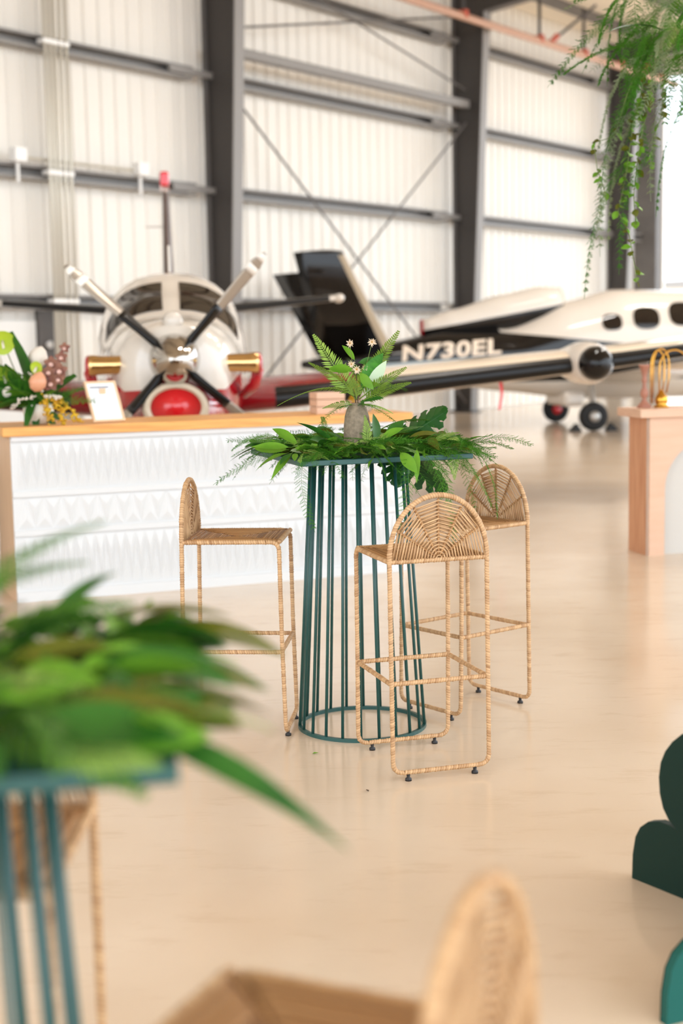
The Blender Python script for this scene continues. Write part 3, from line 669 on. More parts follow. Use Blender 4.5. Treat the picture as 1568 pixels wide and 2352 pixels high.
# engine nacelle on the back
NS = [(2.05, .14, 1.60, 1.86, 2.0), (2.6, .26, 1.55, 2.02, 2.0), (3.4, .34, 1.58, 2.25, 2.1), (4.1, .36, 1.66, 2.38, 2.1), (4.42, .30, 1.78, 2.36, 2.0)]
nc = fuselage(NS, 'x', 20).build('engine_nacelle', 'nacelle_paint', jt, True)
MB().lathe([(.28, 0), (.30, .03), (.25, .06), (.24, .0)], 24, T(4.40, 0, 2.07) @ Matrix.Rotation(pi/2, 4, 'Y')).build('intake_rim', 'jet_le', nc, True)
MB().lathe([(.03, -.03), (.13, -.03), (.135, .05), (.1, .08)], 18, T(2.05, 0, 1.73) @ Matrix.Rotation(pi/2, 4, 'Y')).build('exhaust_cover', 'plane_red', nc, True)
# V tail
for s in (-1, 1):
    up = Vector((0, cos(radians(42))*-s*-1 if False else s*.74, .68)); nrm = Vector((0, -.68*s, .74))
    root = Vector((1.55, s*.18, 1.28)); tip = Vector((.50, s*1.3, 2.90 if s < 0 else 2.68))
    AFT = Vector((-1, 0, 0))
    f = MB().grid([foil(root, 1.25, .8, up=nrm, aft=AFT), foil(tip, .78, .8, up=nrm, aft=AFT)], closed=True, cap=True).build('tail_fin', 'gloss_black', jt, True)
    MB().grid([foil(root, 1.25, .8, [p for p in AF if p[0] <= .12], .006, up=nrm, aft=AFT), foil(root+(tip-root)*.985, .79, .8, [p for p in AF if p[0] <= .12], .006, up=nrm, aft=AFT)]).build('leading_edge', 'jet_le', f, True)
    # wing
    st = [(6.1, s*.5, .80, 1.6), (5.6, s*5.8, 1.25, .9)]
    MB().grid([foil(Vector((x, y, z)), c, 1.0, aft=AFT) for x, y, z, c in st], closed=True, cap=True).build('wing', 'plane_white', jt, True)
# gear
for nm, X, Y in (('far', 4.85, 1.25), ('near', 4.62, -1.35)):
    g = MB().tube([(X, Y*.82, .75), (X-.05, Y, .22)], .05, 10).build('gear_leg', 'hub_grey', jt)
    MB().lathe([(.09, -.07), (.18, -.075), (.235, -.05), (.24, 0), (.235, .05), (.18, .075), (.09, .07)], 24, T(X-.05, Y, .24) @ Matrix.Rotation(pi/2, 4, 'X')).build('wheel', 'tyre', g, True)
    MB().lathe([(.02, 0), (.09, .0), (.085, .03), (.03, .05)], 16, T(X-.05, Y-.07, .24) @ Matrix.Rotation(pi/2, 4, 'X')).build('hub_cap', 'hub_grey' if nm == 'near' else 'bright_red', g, True)
g = MB().tube([(8.4, 0, .75), (8.4, 0, .2)], .045, 10).build('gear_leg', 'hub_grey', jt)
MB().lathe([(.08, -.06), (.16, -.06), (.195, 0), (.16, .06), (.08, .06)], 20, T(8.4, 0, .195) @ Matrix.Rotation(pi/2, 4, 'X')).build('wheel', 'tyre', g, True)
MB().box(4.35, 4.75, -.5, .5, .36, .62).build('gear_bay', 'plane_white', jt, bevel=.08)
for s, nm in ((-1, 'rear'), (1, 'front')):
    c = MB().prism([(-.1, 0), (.1, 0), (s*-.02, .13)], -.08, .08).build('wheel_chock', 'black_matte'); c.location = Vector((jx, jy, 0))+Matrix.Rotation(JA, 3, 'Z') @ Vector((4.57+s*.31, -1.35, 0)); c.rotation_euler = (0, 0, JA)
    tag(c, 'black rubber chock '+('left' if s < 0 else 'right')+' of the nearer jet wheel', 'chock', 'wheel chocks')
# registration letters
cu = bpy.data.curves.new('registration', 'FONT'); cu.body = 'N730EL'; cu.size = .44; cu.extrude = .004; cu.offset = .014; cu.space_character = 1.06; cu.align_x = 'LEFT'
tmp = bpy.data.objects.new('tmp', cu); COL.objects.link(tmp); dg = bpy.context.evaluated_depsgraph_get(); dg.update()
me = bpy.data.meshes.new_from_object(tmp.evaluated_get(dg)); COL.objects.unlink(tmp); bpy.data.objects.remove(tmp)
import bmesh
bm = bmesh.new(); bm.from_mesh(me); bmesh.ops.triangulate(bm, faces=bm.faces)
for _k in range(3): bmesh.ops.subdivide_edges(bm, edges=[e for e in bm.edges if e.calc_length() > .06], cuts=1, use_grid_fill=False); bmesh.ops.triangulate(bm, faces=bm.faces)
bm.to_mesh(me); bm.free()
me.materials.clear(); me.materials.append(MATS['letter_cream'])
xs = [v.co.x for v in me.vertices]; x0, x1 = min(xs), max(xs)
for v in me.vertices:
    X = 1.62+(v.co.x-x0)/(x1-x0)*1.62+v.co.y*.1; Z = 1.185+.06*(X-1.62)+v.co.y*.78
    s = lerp_sec(SJ, X); c = (s[2]+s[3])/2; hh = (s[3]-s[2])/2; q = min(.97, abs((Z-c)/hh)); yy = s[1]*(1-q**s[4])**(1/s[4])
    v.co = Vector((X, -yy-.012-v.co.z, Z))
put(me, 'registration_lettering', jt)
# ------------------------------------------------------------------ foliage
rl = random.Random(11)
def strip(mb, base, d, up, L, w, droop=.2, fold=.15, n=6, shape=None):
    """one leaf blade: midrib bending down along its length, two folded halves"""
    base, d, up = Vector(base), Vector(d).normalized(), Vector(up).normalized(); side = d.cross(up).normalized(); up = side.cross(d).normalized()
    rows = []
    for i in range(n+1):
        t = i/n; c = base+d*(L*t*(1-.25*droop*t))-up*(droop*L*t*t)
        ww = w*.5*(shape(t) if shape else (sin(pi*min(1, t*1.02))**.75 if t < .98 else .02))
        rows.append([c-side*ww+up*(fold*ww), c, c+side*ww+up*(fold*ww)])
    mb.grid(rows)
def leaf_mesh(L, w, m, droop=.2, fold=.2, shape=None, name='leaf', n=8):
    mb = MB(); strip(mb, (0, .0, 0), (0, 1, 0), (0, 0, 1), L, w, droop, fold, n, shape); mb.tube([(0, -.03*L/.1*.2, 0), (0, .02, 0)], .0012, 5)
    return mb.mesh(name, m, True)
def fern_mesh(L, w, n, m, droop=.3, name='fern_frond', taper=.9, ang=62, jit=.06):
    mb = MB(); N = 14; path = [Vector((0, L*t*(1-.2*droop*t), -droop*L*t*t)) for t in [i/N for i in range(N+1)]]
    mb.tube(path, [.0022*(1-.8*i/N)+.0005 for i in range(N+1)], 5)
    for i in range(n):
        t = .12+.87*i/(n-1); k = min(int(t*N), N-1); p = path[k].lerp(path[k+1], t*N-k); tg = (path[k+1]-path[k]).normalized(); up = Vector((1, 0, 0)).cross(tg)
        wl = w*.5*(min(1, .45+t*2.2))*(1-max(0, t-.25)/.75)**taper+.006
        for s in (-1, 1):
            a = radians(ang+rl.uniform(-5, 5)-18*t); d = tg*cos(a)+Vector((s, 0, 0))*sin(a)
            strip(mb, p, d, up, wl*(1+rl.uniform(-jit, jit)), L/n*.66, .12, .1, 3)
    return mb.mesh(name, m, True)
def plumosa_mesh(L, m, name='asparagus_fern', droop=.5, dens=22, w=.14, nw=.0011, nl=.013):
    mb = MB(); N = 12; path = [Vector((.02*sin(3*t)*L/.3, L*t, -droop*L*t*t)) for t in [i/N for i in range(N+1)]]
    mb.tube(path, [.0011]*(N+1), 4)
    for i in range(dens):
        t = .08+.9*i/dens; k = min(int(t*N), N-1); p = path[k].lerp(path[k+1], t*N-k); tg = (path[k+1]-path[k]).normalized()
        for s in (-1, 1):
            a = radians(rl.uniform(48, 66)); bl = w*.5*(1-.75*t)*rl.uniform(.75, 1.1); d = (tg*cos(a)+Vector((s, 0, rl.uniform(-.35, .25)))*sin(a)).normalized()
            mb.tube([p, p+d*bl], [.0006, .0004], 3, cap=False)
            sd = d.cross(Vector((0, 0, 1))).normalized()
            for j in range(7):
                q = p+d*bl*(j+1)/7.2
                for ss in (-1, 1):
                    e = (d*.75+sd*ss*.7+Vector((0, 0, rl.uniform(-.4, .4)))).normalized()*nl*(1-.05*j)
                    nr = e.cross(Vector((0, 0, 1))).normalized()*nw
                    mb.add([q-nr, q+nr, q+e], [(0, 1, 2)])
    return mb.mesh(name, m)
def monstera_mesh(R, m='monstera'):
    """split leaf: lobes each side of the midrib"""
    mb = MB(); L = 2.0*R
    mb.tube([(0, -.25*R, .02*R), (0, .3*R, 0), (0, L*.95, -.25*R)], [.012*R*2, .01*R*2, .003*R], 6)
    lob = [(-.22, .42, 150), (-.02, .80, 118), (.25, .98, 98), (.55, .98, 84), (.85, .88, 70), (1.15, .72, 56), (1.42, .52, 42), (1.65, .34, 25)]
    for s in (-1, 1):
        for y, w, a in lob:
            a = radians(a); d = Vector((s*sin(a), cos(a), -.12)); strip(mb, (0, max(.0, y*R), -.06*R*(y/1.5)**2), d, (0, 0, 1), w*R, .36*R, .18, .06, 7, lambda t: (.55+.45*sin(pi*min(1, t*.9+.25)) if t < .8 else sqrt(max(0, 1-((t-.8)/.2)**2))*.93+.02))
        mb.grid([[Vector((0, .02*R+1.55*R*i/8, .001)), Vector((s*.34*R*(1-.55*i/8), .05*R+1.6*R*i/8, .012*R-.03*R*(i/8)))] for i in range(9)])
    strip(mb, (0, 1.55*R, -.07*R), (0, 1, -.12), (0, 0, 1), .45*R, .3*R, .15, .06, 5)
    return mb.mesh('monstera_leaf', m, True)
LANCE = lambda t: (sin(pi*t**.8)**1.1 if 0 < t < 1 else .02)
L_lance = leaf_mesh(.17, .034, 'leaf_light', .25, .25, LANCE)
L_dark = leaf_mesh(.15, .055, 'leaf', .25, .25)
L_light = leaf_mesh(.13, .05, 'leaf_light', .2, .2)
L_olive = leaf_mesh(.16, .058, 'leaf_olive', .18, .2)
L_blade = leaf_mesh(.30, .036, 'leaf', .35, .3, LANCE, n=10)
L_grey = leaf_mesh(.10, .045, 'leaf_grey', .2, .1)
F_big = fern_mesh(.30, .115, 30, 'fern', .10, ang=66)
F_mid = fern_mesh(.24, .075, 34, 'fern_dark', .55, ang=72)
F_small = fern_mesh(.15, .075, 20, 'fern', .3)
F_dk = fern_mesh(.22, .10, 24, 'fern_dark', .35)
P_a = plumosa_mesh(.26, 'plumosa'); P_b = plumosa_mesh(.34, 'plumosa', droop=.9, w=.17); P_c = plumosa_mesh(.2, 'plumosa', droop=.1, w=.12)
MON = monstera_mesh(.115)
def sprig(parent, me, name, pos, az, el=0, roll=0, sc=1): return put(me, name, parent, aim(pos, radians(az), radians(el), radians(roll), sc))
def heap(root, half, n, rnd, rot=0, keep=None, size=1, broad=False):
    kinds = [(L_dark, 'leaf', 4), (L_light, 'leaf', 3), (L_olive, 'leaf', 3), (L_lance, 'leaf', 3), (F_dk, 'fern_frond', 4), (F_small, 'fern_frond', 2), (P_a, 'asparagus_fern', 6), (P_b, 'asparagus_fern', 3), (P_c, 'asparagus_fern', 3), (L_grey, 'leaf', 1)]
    pool = [k for k in kinds for _ in range(k[2])] if not broad else [k for k in kinds if k[0] not in (P_a, P_b, P_c) for _ in range(k[2])]
    for i in range(n):
        me, nm, _ = rnd.choice(pool); x, y = rnd.uniform(-half, half)*.92, rnd.uniform(-half, half)*.92
        if keep and (x-keep[0])**2+(y-keep[1])**2 < .085**2: continue
        az = math.degrees(atan2(-x, y))+rnd.gauss(0, 65); edge = max(abs(x), abs(y))/half
        el = rnd.uniform(2, 42)*(1.15-.7*edge); z = .012+rnd.uniform(0, .055)*(1.2-edge)
        sprig(root, me, nm, (x, y, z), az, el, rnd.uniform(-50, 50), rnd.uniform(.75, 1.15)*(.78 if nm == 'leaf' else .85 if nm == 'fern_frond' else .62)*size)
# --- greenery on the focused table (frame of the table top)
def on_table(t, x, y, z=0):
    a = t.rotation_euler.z; return Vector((t.location.x+cos(a)*x-sin(a)*y, t.location.y+sin(a)*x+cos(a)*y, TZ+z))
gr = thing('table_greenery', 'bed of ferns and leaves around the stone vase on the wire table', 'greenery', on_table(tb, 0, 0), tb.rotation_euler.z)
a_ = tb.rotation_euler.z; vl = Matrix.Rotation(-a_, 3, 'Z') @ (Vector((VX, VY, 0))-Vector(tb.location)); vl = (vl.x, vl.y)
heap(gr, .34, 290, random.Random(5), keep=vl); heap(gr, .22, 110, random.Random(6), keep=vl)
RZ = math.degrees(a_)
def hero(me, nm, px, py, pz, az, el, roll=0, sc=1): 
    q = Matrix.Rotation(-a_, 3, 'Z') @ (Vector((px, py, 0))-Vector(tb.location)); sprig(gr, me, nm, (q.x, q.y, pz-TZ), az-RZ, el, roll, sc)
hero(L_blade, 'leaf', -.22, 5.45, 1.14, 92, 3, 20, .75); hero(L_blade, 'leaf', -.02, 5.35, 1.15, 95, 40, 60, .6)
hero(L_lance, 'leaf', -.20, 5.25, 1.12, 120, -10, 40, .95); hero(L_lance, 'leaf', -.19, 5.28, 1.14, 95, 8, 70, .9); hero(L_lance, 'leaf', -.18, 5.27, 1.12, 145, -25, -20, .9)
hero(L_light, 'leaf', -.16, 5.30, 1.15, 60, 35, 70, .9); hero(L_light, 'leaf', -.20, 5.3, 1.13, 100, 10, 60, 1.0)
hero(P_b, 'asparagus_fern', -.13, 5.22, 1.10, 165, -50, 10, .6)
hero(P_b, 'asparagus_fern', .30, 5.25, 1.12, -130, -25, 0, .9); hero(P_b, 'asparagus_fern', .34, 5.30, 1.11, -110, -40, 20, .8); hero(P_b, 'asparagus_fern', .25, 5.2, 1.11, -160, -40, -20, .75)
hero(F_dk, 'fern_frond', .38, 5.45, 1.13, -95, 4, 20, .95); hero(F_mid, 'fern_frond', .36, 5.5, 1.14, -90, 8, 10, .8); hero(F_small, 'fern_frond', .42, 5.35, 1.12, -170, -55, 0, .8)
hero(L_lance, 'leaf', .28, 5.2, 1.13, 175, -50, 0, .8); hero(L_light, 'leaf', .22, 5.2, 1.12, -150, -30, 40, .9)
hero(P_c, 'asparagus_fern', -.06, 5.62, 1.16, 20, 70, 0, .4); hero(F_small, 'fern_frond', .10, 5.36, 1.13, -20, 65, 160, .8); hero(F_small, 'fern_frond', .05, 5.36, 1.14, -60, 25, 0, 1.0)
hero(L_dark, 'leaf', .13, 5.42, 1.14, -25, 65, 70, .9); hero(L_dark, 'leaf', .17, 5.42, 1.14, -60, 50, 40, .9); hero(F_dk, 'fern_frond', .16, 5.6, 1.18, -70, 28, -20, .95)
hero(MON, 'monstera_leaf', .26, 5.95, 1.11, -72, 36, -58, 1.05); hero(MON, 'monstera_leaf', .26, 5.90, 1.07, -105, -38, -55, 1.1); hero(MON, 'monstera_leaf', .22, 5.8, 1.08, -170, -62, 0, .7)
rf_ = random.Random(44)
for i in range(64):
    x = rf_.uniform(-.34, .34); me, nm = rf_.choice([(P_a, 'asparagus_fern'), (P_a, 'asparagus_fern'), (P_c, 'asparagus_fern'), (L_light, 'leaf'), (L_dark, 'leaf'), (L_olive, 'leaf'), (F_small, 'fern_frond'), (L_lance, 'leaf')])
    sprig(gr, me, nm, (x, rf_.uniform(-.31, -.2), rf_.uniform(.015, .06)), 180+rf_.gauss(0, 55), rf_.uniform(-18, 35), rf_.uniform(-50, 50), rf_.uniform(.45, .75))
for i in range(26):
    sprig(gr, rf_.choice([P_a, P_c, P_b]), 'asparagus_fern', (rf_.uniform(.2, .36), rf_.uniform(-.34, -.05), rf_.uniform(.01, .06)), -110+rf_.gauss(0, 45), rf_.uniform(-30, 25), rf_.uniform(-40, 40), rf_.uniform(.5, .8))
# --- stems in the focused vase
F_lit = fern_mesh(.24, .08, 30, 'fern_mid', .2, ang=68); F_arc = fern_mesh(.25, .06, 36, 'fern_mid', .95, ang=74)
bq = thing('fern_bouquet', 'airy bouquet of ferns, seed-head flowers and striped leaf in the grey stone vase', 'flowers', (VX, VY, TZ+.185), 0)
def stick(pts, r=.0018, m='stem', parent=bq, nm='stem'): return MB().tube(pts, r, 5).build(nm, m, parent)
stick([(0, 0, -.08), (-.004, 0, .02), (-.02, 0, .08)], .0028, 'stem_brown'); stick([(.004, .003, -.08), (.004, 0, .03), (.0, -.01, .12)], .0022, 'stem_brown'); stick([(-.004, .003, -.08), (.006, 0, .03), (.03, 0, .1)], .0022, 'stem_brown')
sprig(bq, F_big, 'fern_frond', (-.015, .0, .04), 82, 58, 20, 1.08).matrix_local = aim((-.005, 0, .02), radians(90), radians(59), radians(80), 1.0)
for me, nm, pos, az, el, ro, sc in (
    (F_arc, 'fern_frond', (-.01, -.01, .03), 92, 42, 25, 1.0), (F_lit, 'fern_frond', (-.01, 0, .04), 84, 44, 50, .9),
    (F_lit, 'fern_frond', (.01, -.01, .02), -96, 38, -65, .95), (F_lit, 'fern_frond', (.015, -.005, .01), -95, 27, -55, .9), (F_lit, 'fern_frond', (.01, .01, .03), -85, 62, -75, 1.25),
    (F_small, 'fern_frond', (-.01, -.01, .0), 105, 10, 40, .9), (F_small, 'fern_frond', (.01, -.01, .0), -120, 5, 0, 1.0), (F_small, 'fern_frond', (0, -.015, .02), 170, 55, 0, 1.0), (F_big, 'fern_frond', (0, .01, .02), 95, 74, 20, .55), (F_big, 'fern_frond', (.0, .0, .02), -60, 78, 20, .5),
    (P_a, 'asparagus_fern', (0, -.01, .0), 130, 5, 0, .7), (P_a, 'asparagus_fern', (0, -.01, .0), -130, 8, 0, .7),
    (L_light, 'leaf', (-.01, -.015, .13), 100, 12, 60, .8), (L_light, 'leaf', (.015, -.02, .12), -150, -35, 60, .75), (L_dark, 'leaf', (.01, -.01, .16), -80, 10, 60, .62), (L_light, 'leaf', (-.005, -.01, .17), 60, 55, 70, .6),
    (L_light, 'leaf', (.02, -.015, .07), -100, 10, 50, .6), (L_dark, 'leaf', (.012, -.01, .0), 180, 15, 50, .55), (L_dark, 'leaf', (.02, 0, .01), -110, 20, 40, .6)):
    sprig(bq, me, nm, pos, az, el, ro, sc)
CAL = leaf_mesh(.16, .07, 'calathea', .05, .3, n=10); CALB = leaf_mesh(.16, .05, 'calathea_back', .05, .1, n=10)
sprig(bq, CAL, 'striped_leaf', (.022, -.012, .06), -88, 60, -62, 1.0); sprig(bq, CALB, 'striped_leaf', (.036, -.008, .04), -88, 58, -80, .95)
def seed_head(parent, pos, r, tilt):
    m = MB(); c = Vector(pos)
    for k in range(26):
        a = 2*pi*k/26+rl.uniform(-.15, .15); d = Vector((cos(a), -rl.uniform(.1, .9), sin(a))).normalized(); strip(m, c, d, (0, -1, 0), r*rl.uniform(.8, 1.15), r*.16, -.35, .3, 4)
    o = m.build('seed_flower', 'petal_cream', parent, True)
    MB().lathe([(.001, -.004), (r*.16, 0), (r*.18, r*.15), (r*.06, r*.3)], 8, T(*pos) @ Matrix.Rotation(pi/2, 4, 'X')).build('flower_centre', 'petal_centre', o, True)
    return o
for (x, z), r in (((-.022, .235), .019), ((.062, .238), .019), ((-.018, .155), .017), ((.002, .135), .021), ((.035, .14), .014)):
    seed_head(bq, (x, -.012, z), r, 0); stick([(.004, -.005, .03), (x*.6, -.008, z*.6), (x, -.008, z-.004)], .001)
# --- second bouquet and yellow flowers at the right end of the counter
b2 = thing('loose_bouquet', 'loose ferns and yellow blooms in the pale stone vase on the counter', 'flowers', v2p+Vector((0, 0, .17)), 0)
for me, az, el, ro, sc in ((F_mid, -40, 80, 0, 1.3), (L_dark, 60, 70, 30, 1.6), (F_mid, -95, 35, 0, 1.2), (L_dark, 100, 65, 50, 1.4), (P_a, -90, 20, 0, 1.0), (L_light, 150, 40, 20, 1.3), (F_dk, -70, 62, 30, 1.1)): sprig(b2, me, 'frond', (0, 0, 0), az, el, ro, sc)
def cluster(parent, path, m, name, n, r0, spread, rnd):
    mb = MB()
    for i in range(n):
        t = rnd.random()*(len(path)-1); k = int(t); c = Vector(path[k]).lerp(Vector(path[k+1]), t-k)+Vector((rnd.gauss(0, spread), rnd.gauss(0, spread), rnd.gauss(0, spread))); r = r0*rnd.uniform(.7, 1.2)
        mb.add([c+Vector(d)*r for d in ((1, 0, 0), (-1, 0, 0), (0, 1, 0), (0, -1, 0), (0, 0, 1), (0, 0, -1))], [(0, 2, 4), (2, 1, 4), (1, 3, 4), (3, 0, 4), (2, 0, 5), (1, 2, 5), (3, 1, 5), (0, 3, 5)])
    return mb.build(name, m, parent, True)
cluster(b2, [(-.05, -.05, .02), (-.075, -.07, -.06), (-.08, -.08, -.14)], 'yellow', 'yellow_spray', 90, .009, .014, rl)
# --- large arrangement at the left end of the counter
fpos = onc(.21, .24); bowl = MB().lathe([(.04, 0), (.055, .006), (.085, .04), (.095, .085), (.085, .12), (.07, .128), (.065, .11), (.05, .03)], 24).build('ceramic_bowl', 'ceramic', smooth=True); bowl.location = fpos; tag(bowl, 'round cream ceramic bowl vase at the left end of the counter', 'vase')
fa = thing('flower_arrangement', 'large arrangement of orchids, anthuriums and yellow sprays at the left of the counter', 'flowers', fpos+Vector((0, 0, .1)), 0); fa.scale = (1.25, 1.25, 1.25)
ra = random.Random(21)
L_big = leaf_mesh(.36, .11, 'leaf', .12, .35, lambda t: .35+.65*sin(pi*min(1, t*.85+.12)) if t < .93 else .5)
for az, el, ro, sc in ((70, 78, 60, 1.0), (80, 40, 60, .8), (100, 25, 40, .9), (75, 12, 30, .8), (120, -5, 30, .7), (-100, -18, 20, .5), (-80, 40, 40, .55), (95, 60, 20, .7), (160, -50, 0, .45), (105, 5, 60, 1.0), (-110, -40, 20, .5), (180, -65, 20, .42)): sprig(fa, L_big, 'leaf', (ra.uniform(-.04, .03), ra.uniform(-.05, .03), ra.uniform(-.0, .05)), az, el, ro, sc)
for i in range(34): sprig(fa, ra.choice([L_dark, L_light, L_olive, F_dk, P_a]), 'sprig', (ra.uniform(-.06, .05), ra.uniform(-.06, .04), ra.uniform(0, .05)), (_s := ra.choice([1, 1, -1]))*ra.uniform(60, 130), ra.uniform(8, 65), ra.uniform(-60, 60), ra.uniform(.9, 1.5)*(1 if _s > 0 else .62))
def anth(pos, r, m, tilt, spadix):
    rows = []
    for i in range(5):
        q = i/4; rows.append([Vector((r*q*cos(2*pi*k/18)*(1.0), -.25*r*q*q, r*q*sin(2*pi*k/18)*(1.15 if sin(2*pi*k/18) < 0 else .9))) for k in range(18)])
    o = MB().grid(rows, closed=True).build('anthurium', m, fa, True, loc=pos, rot=tilt); MB().tube([(0, -.005, 0), (0, -.05*r/.05, -.02)], .006, 6).build('spadix', spadix, o, True); MB().tube([(0, 0, 0), (-pos[0]*.6, .02, -pos[2]*.8)], .003, 5).build('stem', 'stem', o)
anth((-.155, -.03, .16), .06, 'lime', (.2, 0, .4), 'ivory'); anth((-.16, 0, .33), .06, 'lime', (.3, 0, .3), 'ivory'); anth((.02, -.08, .2), .032, 'lime', (.1, 0, -.3), 'ivory')
def bud(pos, r, m, nm): return MB().lathe([(.002, -r), (r*.6, -r*.75), (r*.95, -.1*r), (r*.9, .4*r), (r*.55, .95*r), (r*.1, 1.25*r)], 16, T(*pos) @ Matrix.Rotation(.35, 4, 'Y')).build(nm, m, fa, True)
bud((.03, -.13, .125), .045, 'peach', 'peach_bloom'); bud((.0, .04, .24), .05, 'ivory', 'ivory_bloom'); bud((-.21, -.02, .22), .05, 'ivory', 'ivory_bloom'); bud((-.13, -.08, .08), .025, 'ivory', 'ivory_bloom')
def orchid(pos, r):
    m = MB(); c = Vector(pos)
    for k in range(5):
        a = pi/2+2*pi*k/5; strip(m, c, (cos(a), -.25, sin(a)), (0, -1, 0), r, r*.75, .1, .2, 4)
    o = m.build('orchid', 'orchid', fa, True); MB().lathe([(.002, 0), (r*.3, .01), (r*.2, .03)], 8, T(pos[0], pos[1]-.005, pos[2]-.005) @ Matrix.Rotation(pi/2, 4, 'X')).build('lip', 'orchid_lip', o, True)
for p, r in (((.085, -.05, .215), .042), ((.135, -.05, .245), .035), ((.075, -.07, .175), .04), ((.125, -.06, .18), .045), ((.085, -.08, .12), .042), ((.15, -.04, .29), .03), ((.12, -.07, .14), .035)): orchid(p, r)
for path in ([(.05, -.1, .06), (.07, -.13, 0), (.09, -.14, -.06)], [(.09, -.1, .05), (.13, -.12, 0), (.15, -.13, -.08)], [(.12, -.08, .06), (.17, -.1, .0), (.22, -.11, -.07)]):
    cluster(fa, path, 'yellow', 'yellow_spray', 60, .008, .009, ra)
for path in ([(.02, -.12, .06), (-.05, -.14, .05), (-.1, -.14, .0)], [(.06, -.13, .06), (.1, -.14, .06), (.14, -.14, .055)], [(-.02, -.08, .18), (.02, -.1, .12), (.05, -.12, .09)]):
    cluster(fa, path, 'ivory', 'catkin', 40, .006, .004, ra)
# --- heaped greenery on the near table
g2 = thing('table_greenery', 'blurred heap of leaves and ferns on the near table at left', 'greenery', on_table(tb2, 0, 0), tb2.rotation_euler.z)
heap(g2, .34, 200, random.Random(9), size=1.2, broad=True)
def hero2(me, nm, px, py, pz, az, el, roll=0, sc=1):
    a2 = tb2.rotation_euler.z; q = Matrix.Rotation(-a2, 3, 'Z') @ (Vector((px, py, 0))-Vector(tb2.location)); sprig(g2, me, nm, (q.x, q.y, pz-TZ), az-math.degrees(a2), el, roll, sc)
hero2(L_blade, 'leaf', -.24, 1.5, 1.12, -116, -8, 30, .95)
for i in range(16):
    hero2(random.Random(i).choice([L_olive, L_dark, L_light]), 'leaf', -.34+.02*(i % 5), 1.45+.035*i, 1.13+.006*(i % 4), -100+8*(i % 7), 10-3*(i % 5), 30-11*(i % 6), 1.2)
hero2(F_mid, 'fern_frond', -.32, 1.8, 1.15, -80, 8, 10, .75); hero2(P_a, 'asparagus_fern', -.32, 1.85, 1.15, -75, 5, 0, .7)
for k, (x, y, z, az, el, sc) in enumerate(((-.52, 1.72, 1.15, -70, 62, 1.15), (-.56, 1.70, 1.15, -60, 48, 1.2), (-.62, 1.7, 1.15, -30, 60, .9), (-.40, 1.85, 1.15, -30, 35, .7))): hero2(F_mid if k < 2 else L_blade, 'fern_frond' if k < 2 else 'leaf', x, y, z, az, el, 20, sc)
# --- hanging greenery top right
hx, hy = 1.90, 7.5
hg = thing('hanging_greenery', 'hanging cloud of trailing fern and vine with fairy lights at upper right', 'greenery', (hx, hy, 2.55), 0)
m = MB().tube([(.36*cos(2*pi*k/24), .36*sin(2*pi*k/24), .9) for k in range(24)], .012, 6, closed=True).build('hoop', 'stem_brown', hg)
_v = (Vector((hx, hy, 0))-W0); _v = _v.x*sin(WROT)-_v.y*cos(WROT)
for k in range(3):
    a = 2*pi*k/3; MB().tube([(.36*cos(a), .36*sin(a), .9), (0, 0, 2.4)], .003, 5).build('wire', 'steel_dark', hg)
MB().tube([(0, 0, 2.4), (0, 0, rz(_v)-2.55)], .004, 5).build('wire', 'steel_dark', hg)
rh = random.Random(31)
P_h = plumosa_mesh(.55, 'plumosa', droop=1.0, w=.24, dens=26, nw=.0028, nl=.024); P_hp = plumosa_mesh(.5, 'plumosa_pale', droop=1.1, w=.2, dens=26, nw=.0028, nl=.024)
for i in range(120):
    a = rh.uniform(0, 360); r = rh.uniform(.1, .38); sprig(hg, P_h if rh.random() < .82 else P_hp, 'asparagus_fern', (r*cos(radians(a)), r*sin(radians(a)), rh.uniform(.3, .95)), a-90+rh.gauss(0, 50), rh.uniform(-60, 35), rh.uniform(-40, 40), rh.uniform(.5, .8))
for i in range(26):
    a = rh.uniform(0, 360); r = rh.uniform(.1, .38); sprig(hg, rh.choice([F_mid, F_dk, L_blade]), 'fern_frond', (r*cos(radians(a)), r*sin(radians(a)), rh.uniform(.4, .95)), a-90+rh.gauss(0, 30), rh.uniform(-60, 40), rh.uniform(-40, 40), rh.uniform(.9, 1.3))
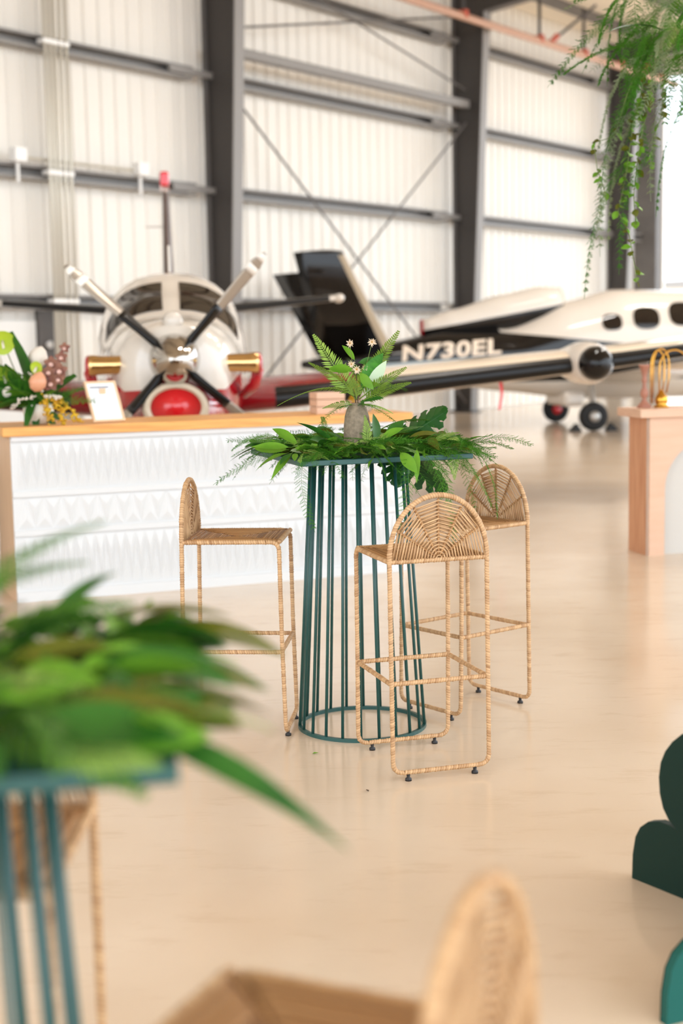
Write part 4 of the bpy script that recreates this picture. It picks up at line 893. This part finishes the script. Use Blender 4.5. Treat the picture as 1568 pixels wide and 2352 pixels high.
# trailing vines
HEART = leaf_mesh(.055, .04, 'leaf_light', .2, .2); HEARTD = leaf_mesh(.05, .04, 'leaf_olive', .2, .2)
VINES = [[(-.30, 0, .45), (-.40, 0, .2), (-.46, 0, .0), (-.565, 0, -.03), (-.55, 0, -.16), (-.52, 0, -.24), (-.50, 0, -.32)],
         [(-.28, -.05, .4), (-.36, 0, .1), (-.40, 0, -.2), (-.44, 0, -.38), (-.38, 0, -.5), (-.36, 0, -.62), (-.34, 0, -.74)],
         [(-.25, .0, .4), (-.30, 0, .1), (-.34, 0, -.1), (-.36, 0, -.3), (-.35, 0, -.45)],
         [(-.2, .0, .4), (-.22, 0, .1), (-.26, 0, -.02), (-.27, 0, -.15)],
         [(-.05, 0, .4), (-.06, 0, .1), (-.08, 0, -.05)], [(.05, 0, .4), (.0, 0, .1), (-.02, 0, -.0)]]
for vi, pts in enumerate(VINES):
    P = resample(pts, .02); s = MB().tube(P, .0022, 5).build('vine_stem', 'stem', hg)
    for j, p in enumerate(P[6:]):
        if vi == 0 and not (j in (15, 16, 17, 22, 23, 25, 30, 31, 32, 33, 34, 36, 37)): continue
        if rh.random() < .95: put(rh.choice([HEART, HEART, HEARTD]), 'leaf', s, aim(p, rh.uniform(0, 6.28), rh.uniform(-1.1, .3), rh.uniform(-.8, .8), rh.uniform(.6, 1.15)))
for vi, (x, z, L) in enumerate(((-.33, .15, .6), (-.36, -.1, .55), (-.30, .25, .5), (-.25, .2, .6), (-.22, -.05, .5), (-.18, .3, .5), (-.1, .3, .5), (0, .25, .5))):
    sprig(hg, P_h if vi % 3 else P_hp, 'asparagus_fern', (x, rh.uniform(-.05, .05), z), rh.uniform(60, 120), -25, 0, L/.5*.9)
for p in ((-.10, -.2, .52), (-.06, -.22, .50), (-.13, -.18, .50), (.05, -.2, .53)):
    b = MB().lathe([(.002, -.014), (.012, -.006), (.013, .006), (.006, .018), (.005, .026)], 10, T(*p)).build('fairy_bulb', 'bulb_glow', hg, True); MB().tube([(p[0], p[1], p[2]+.024), (p[0]*.8, p[1]*1.2, .9)], .002, 4).build('wire', 'stem_brown', b)
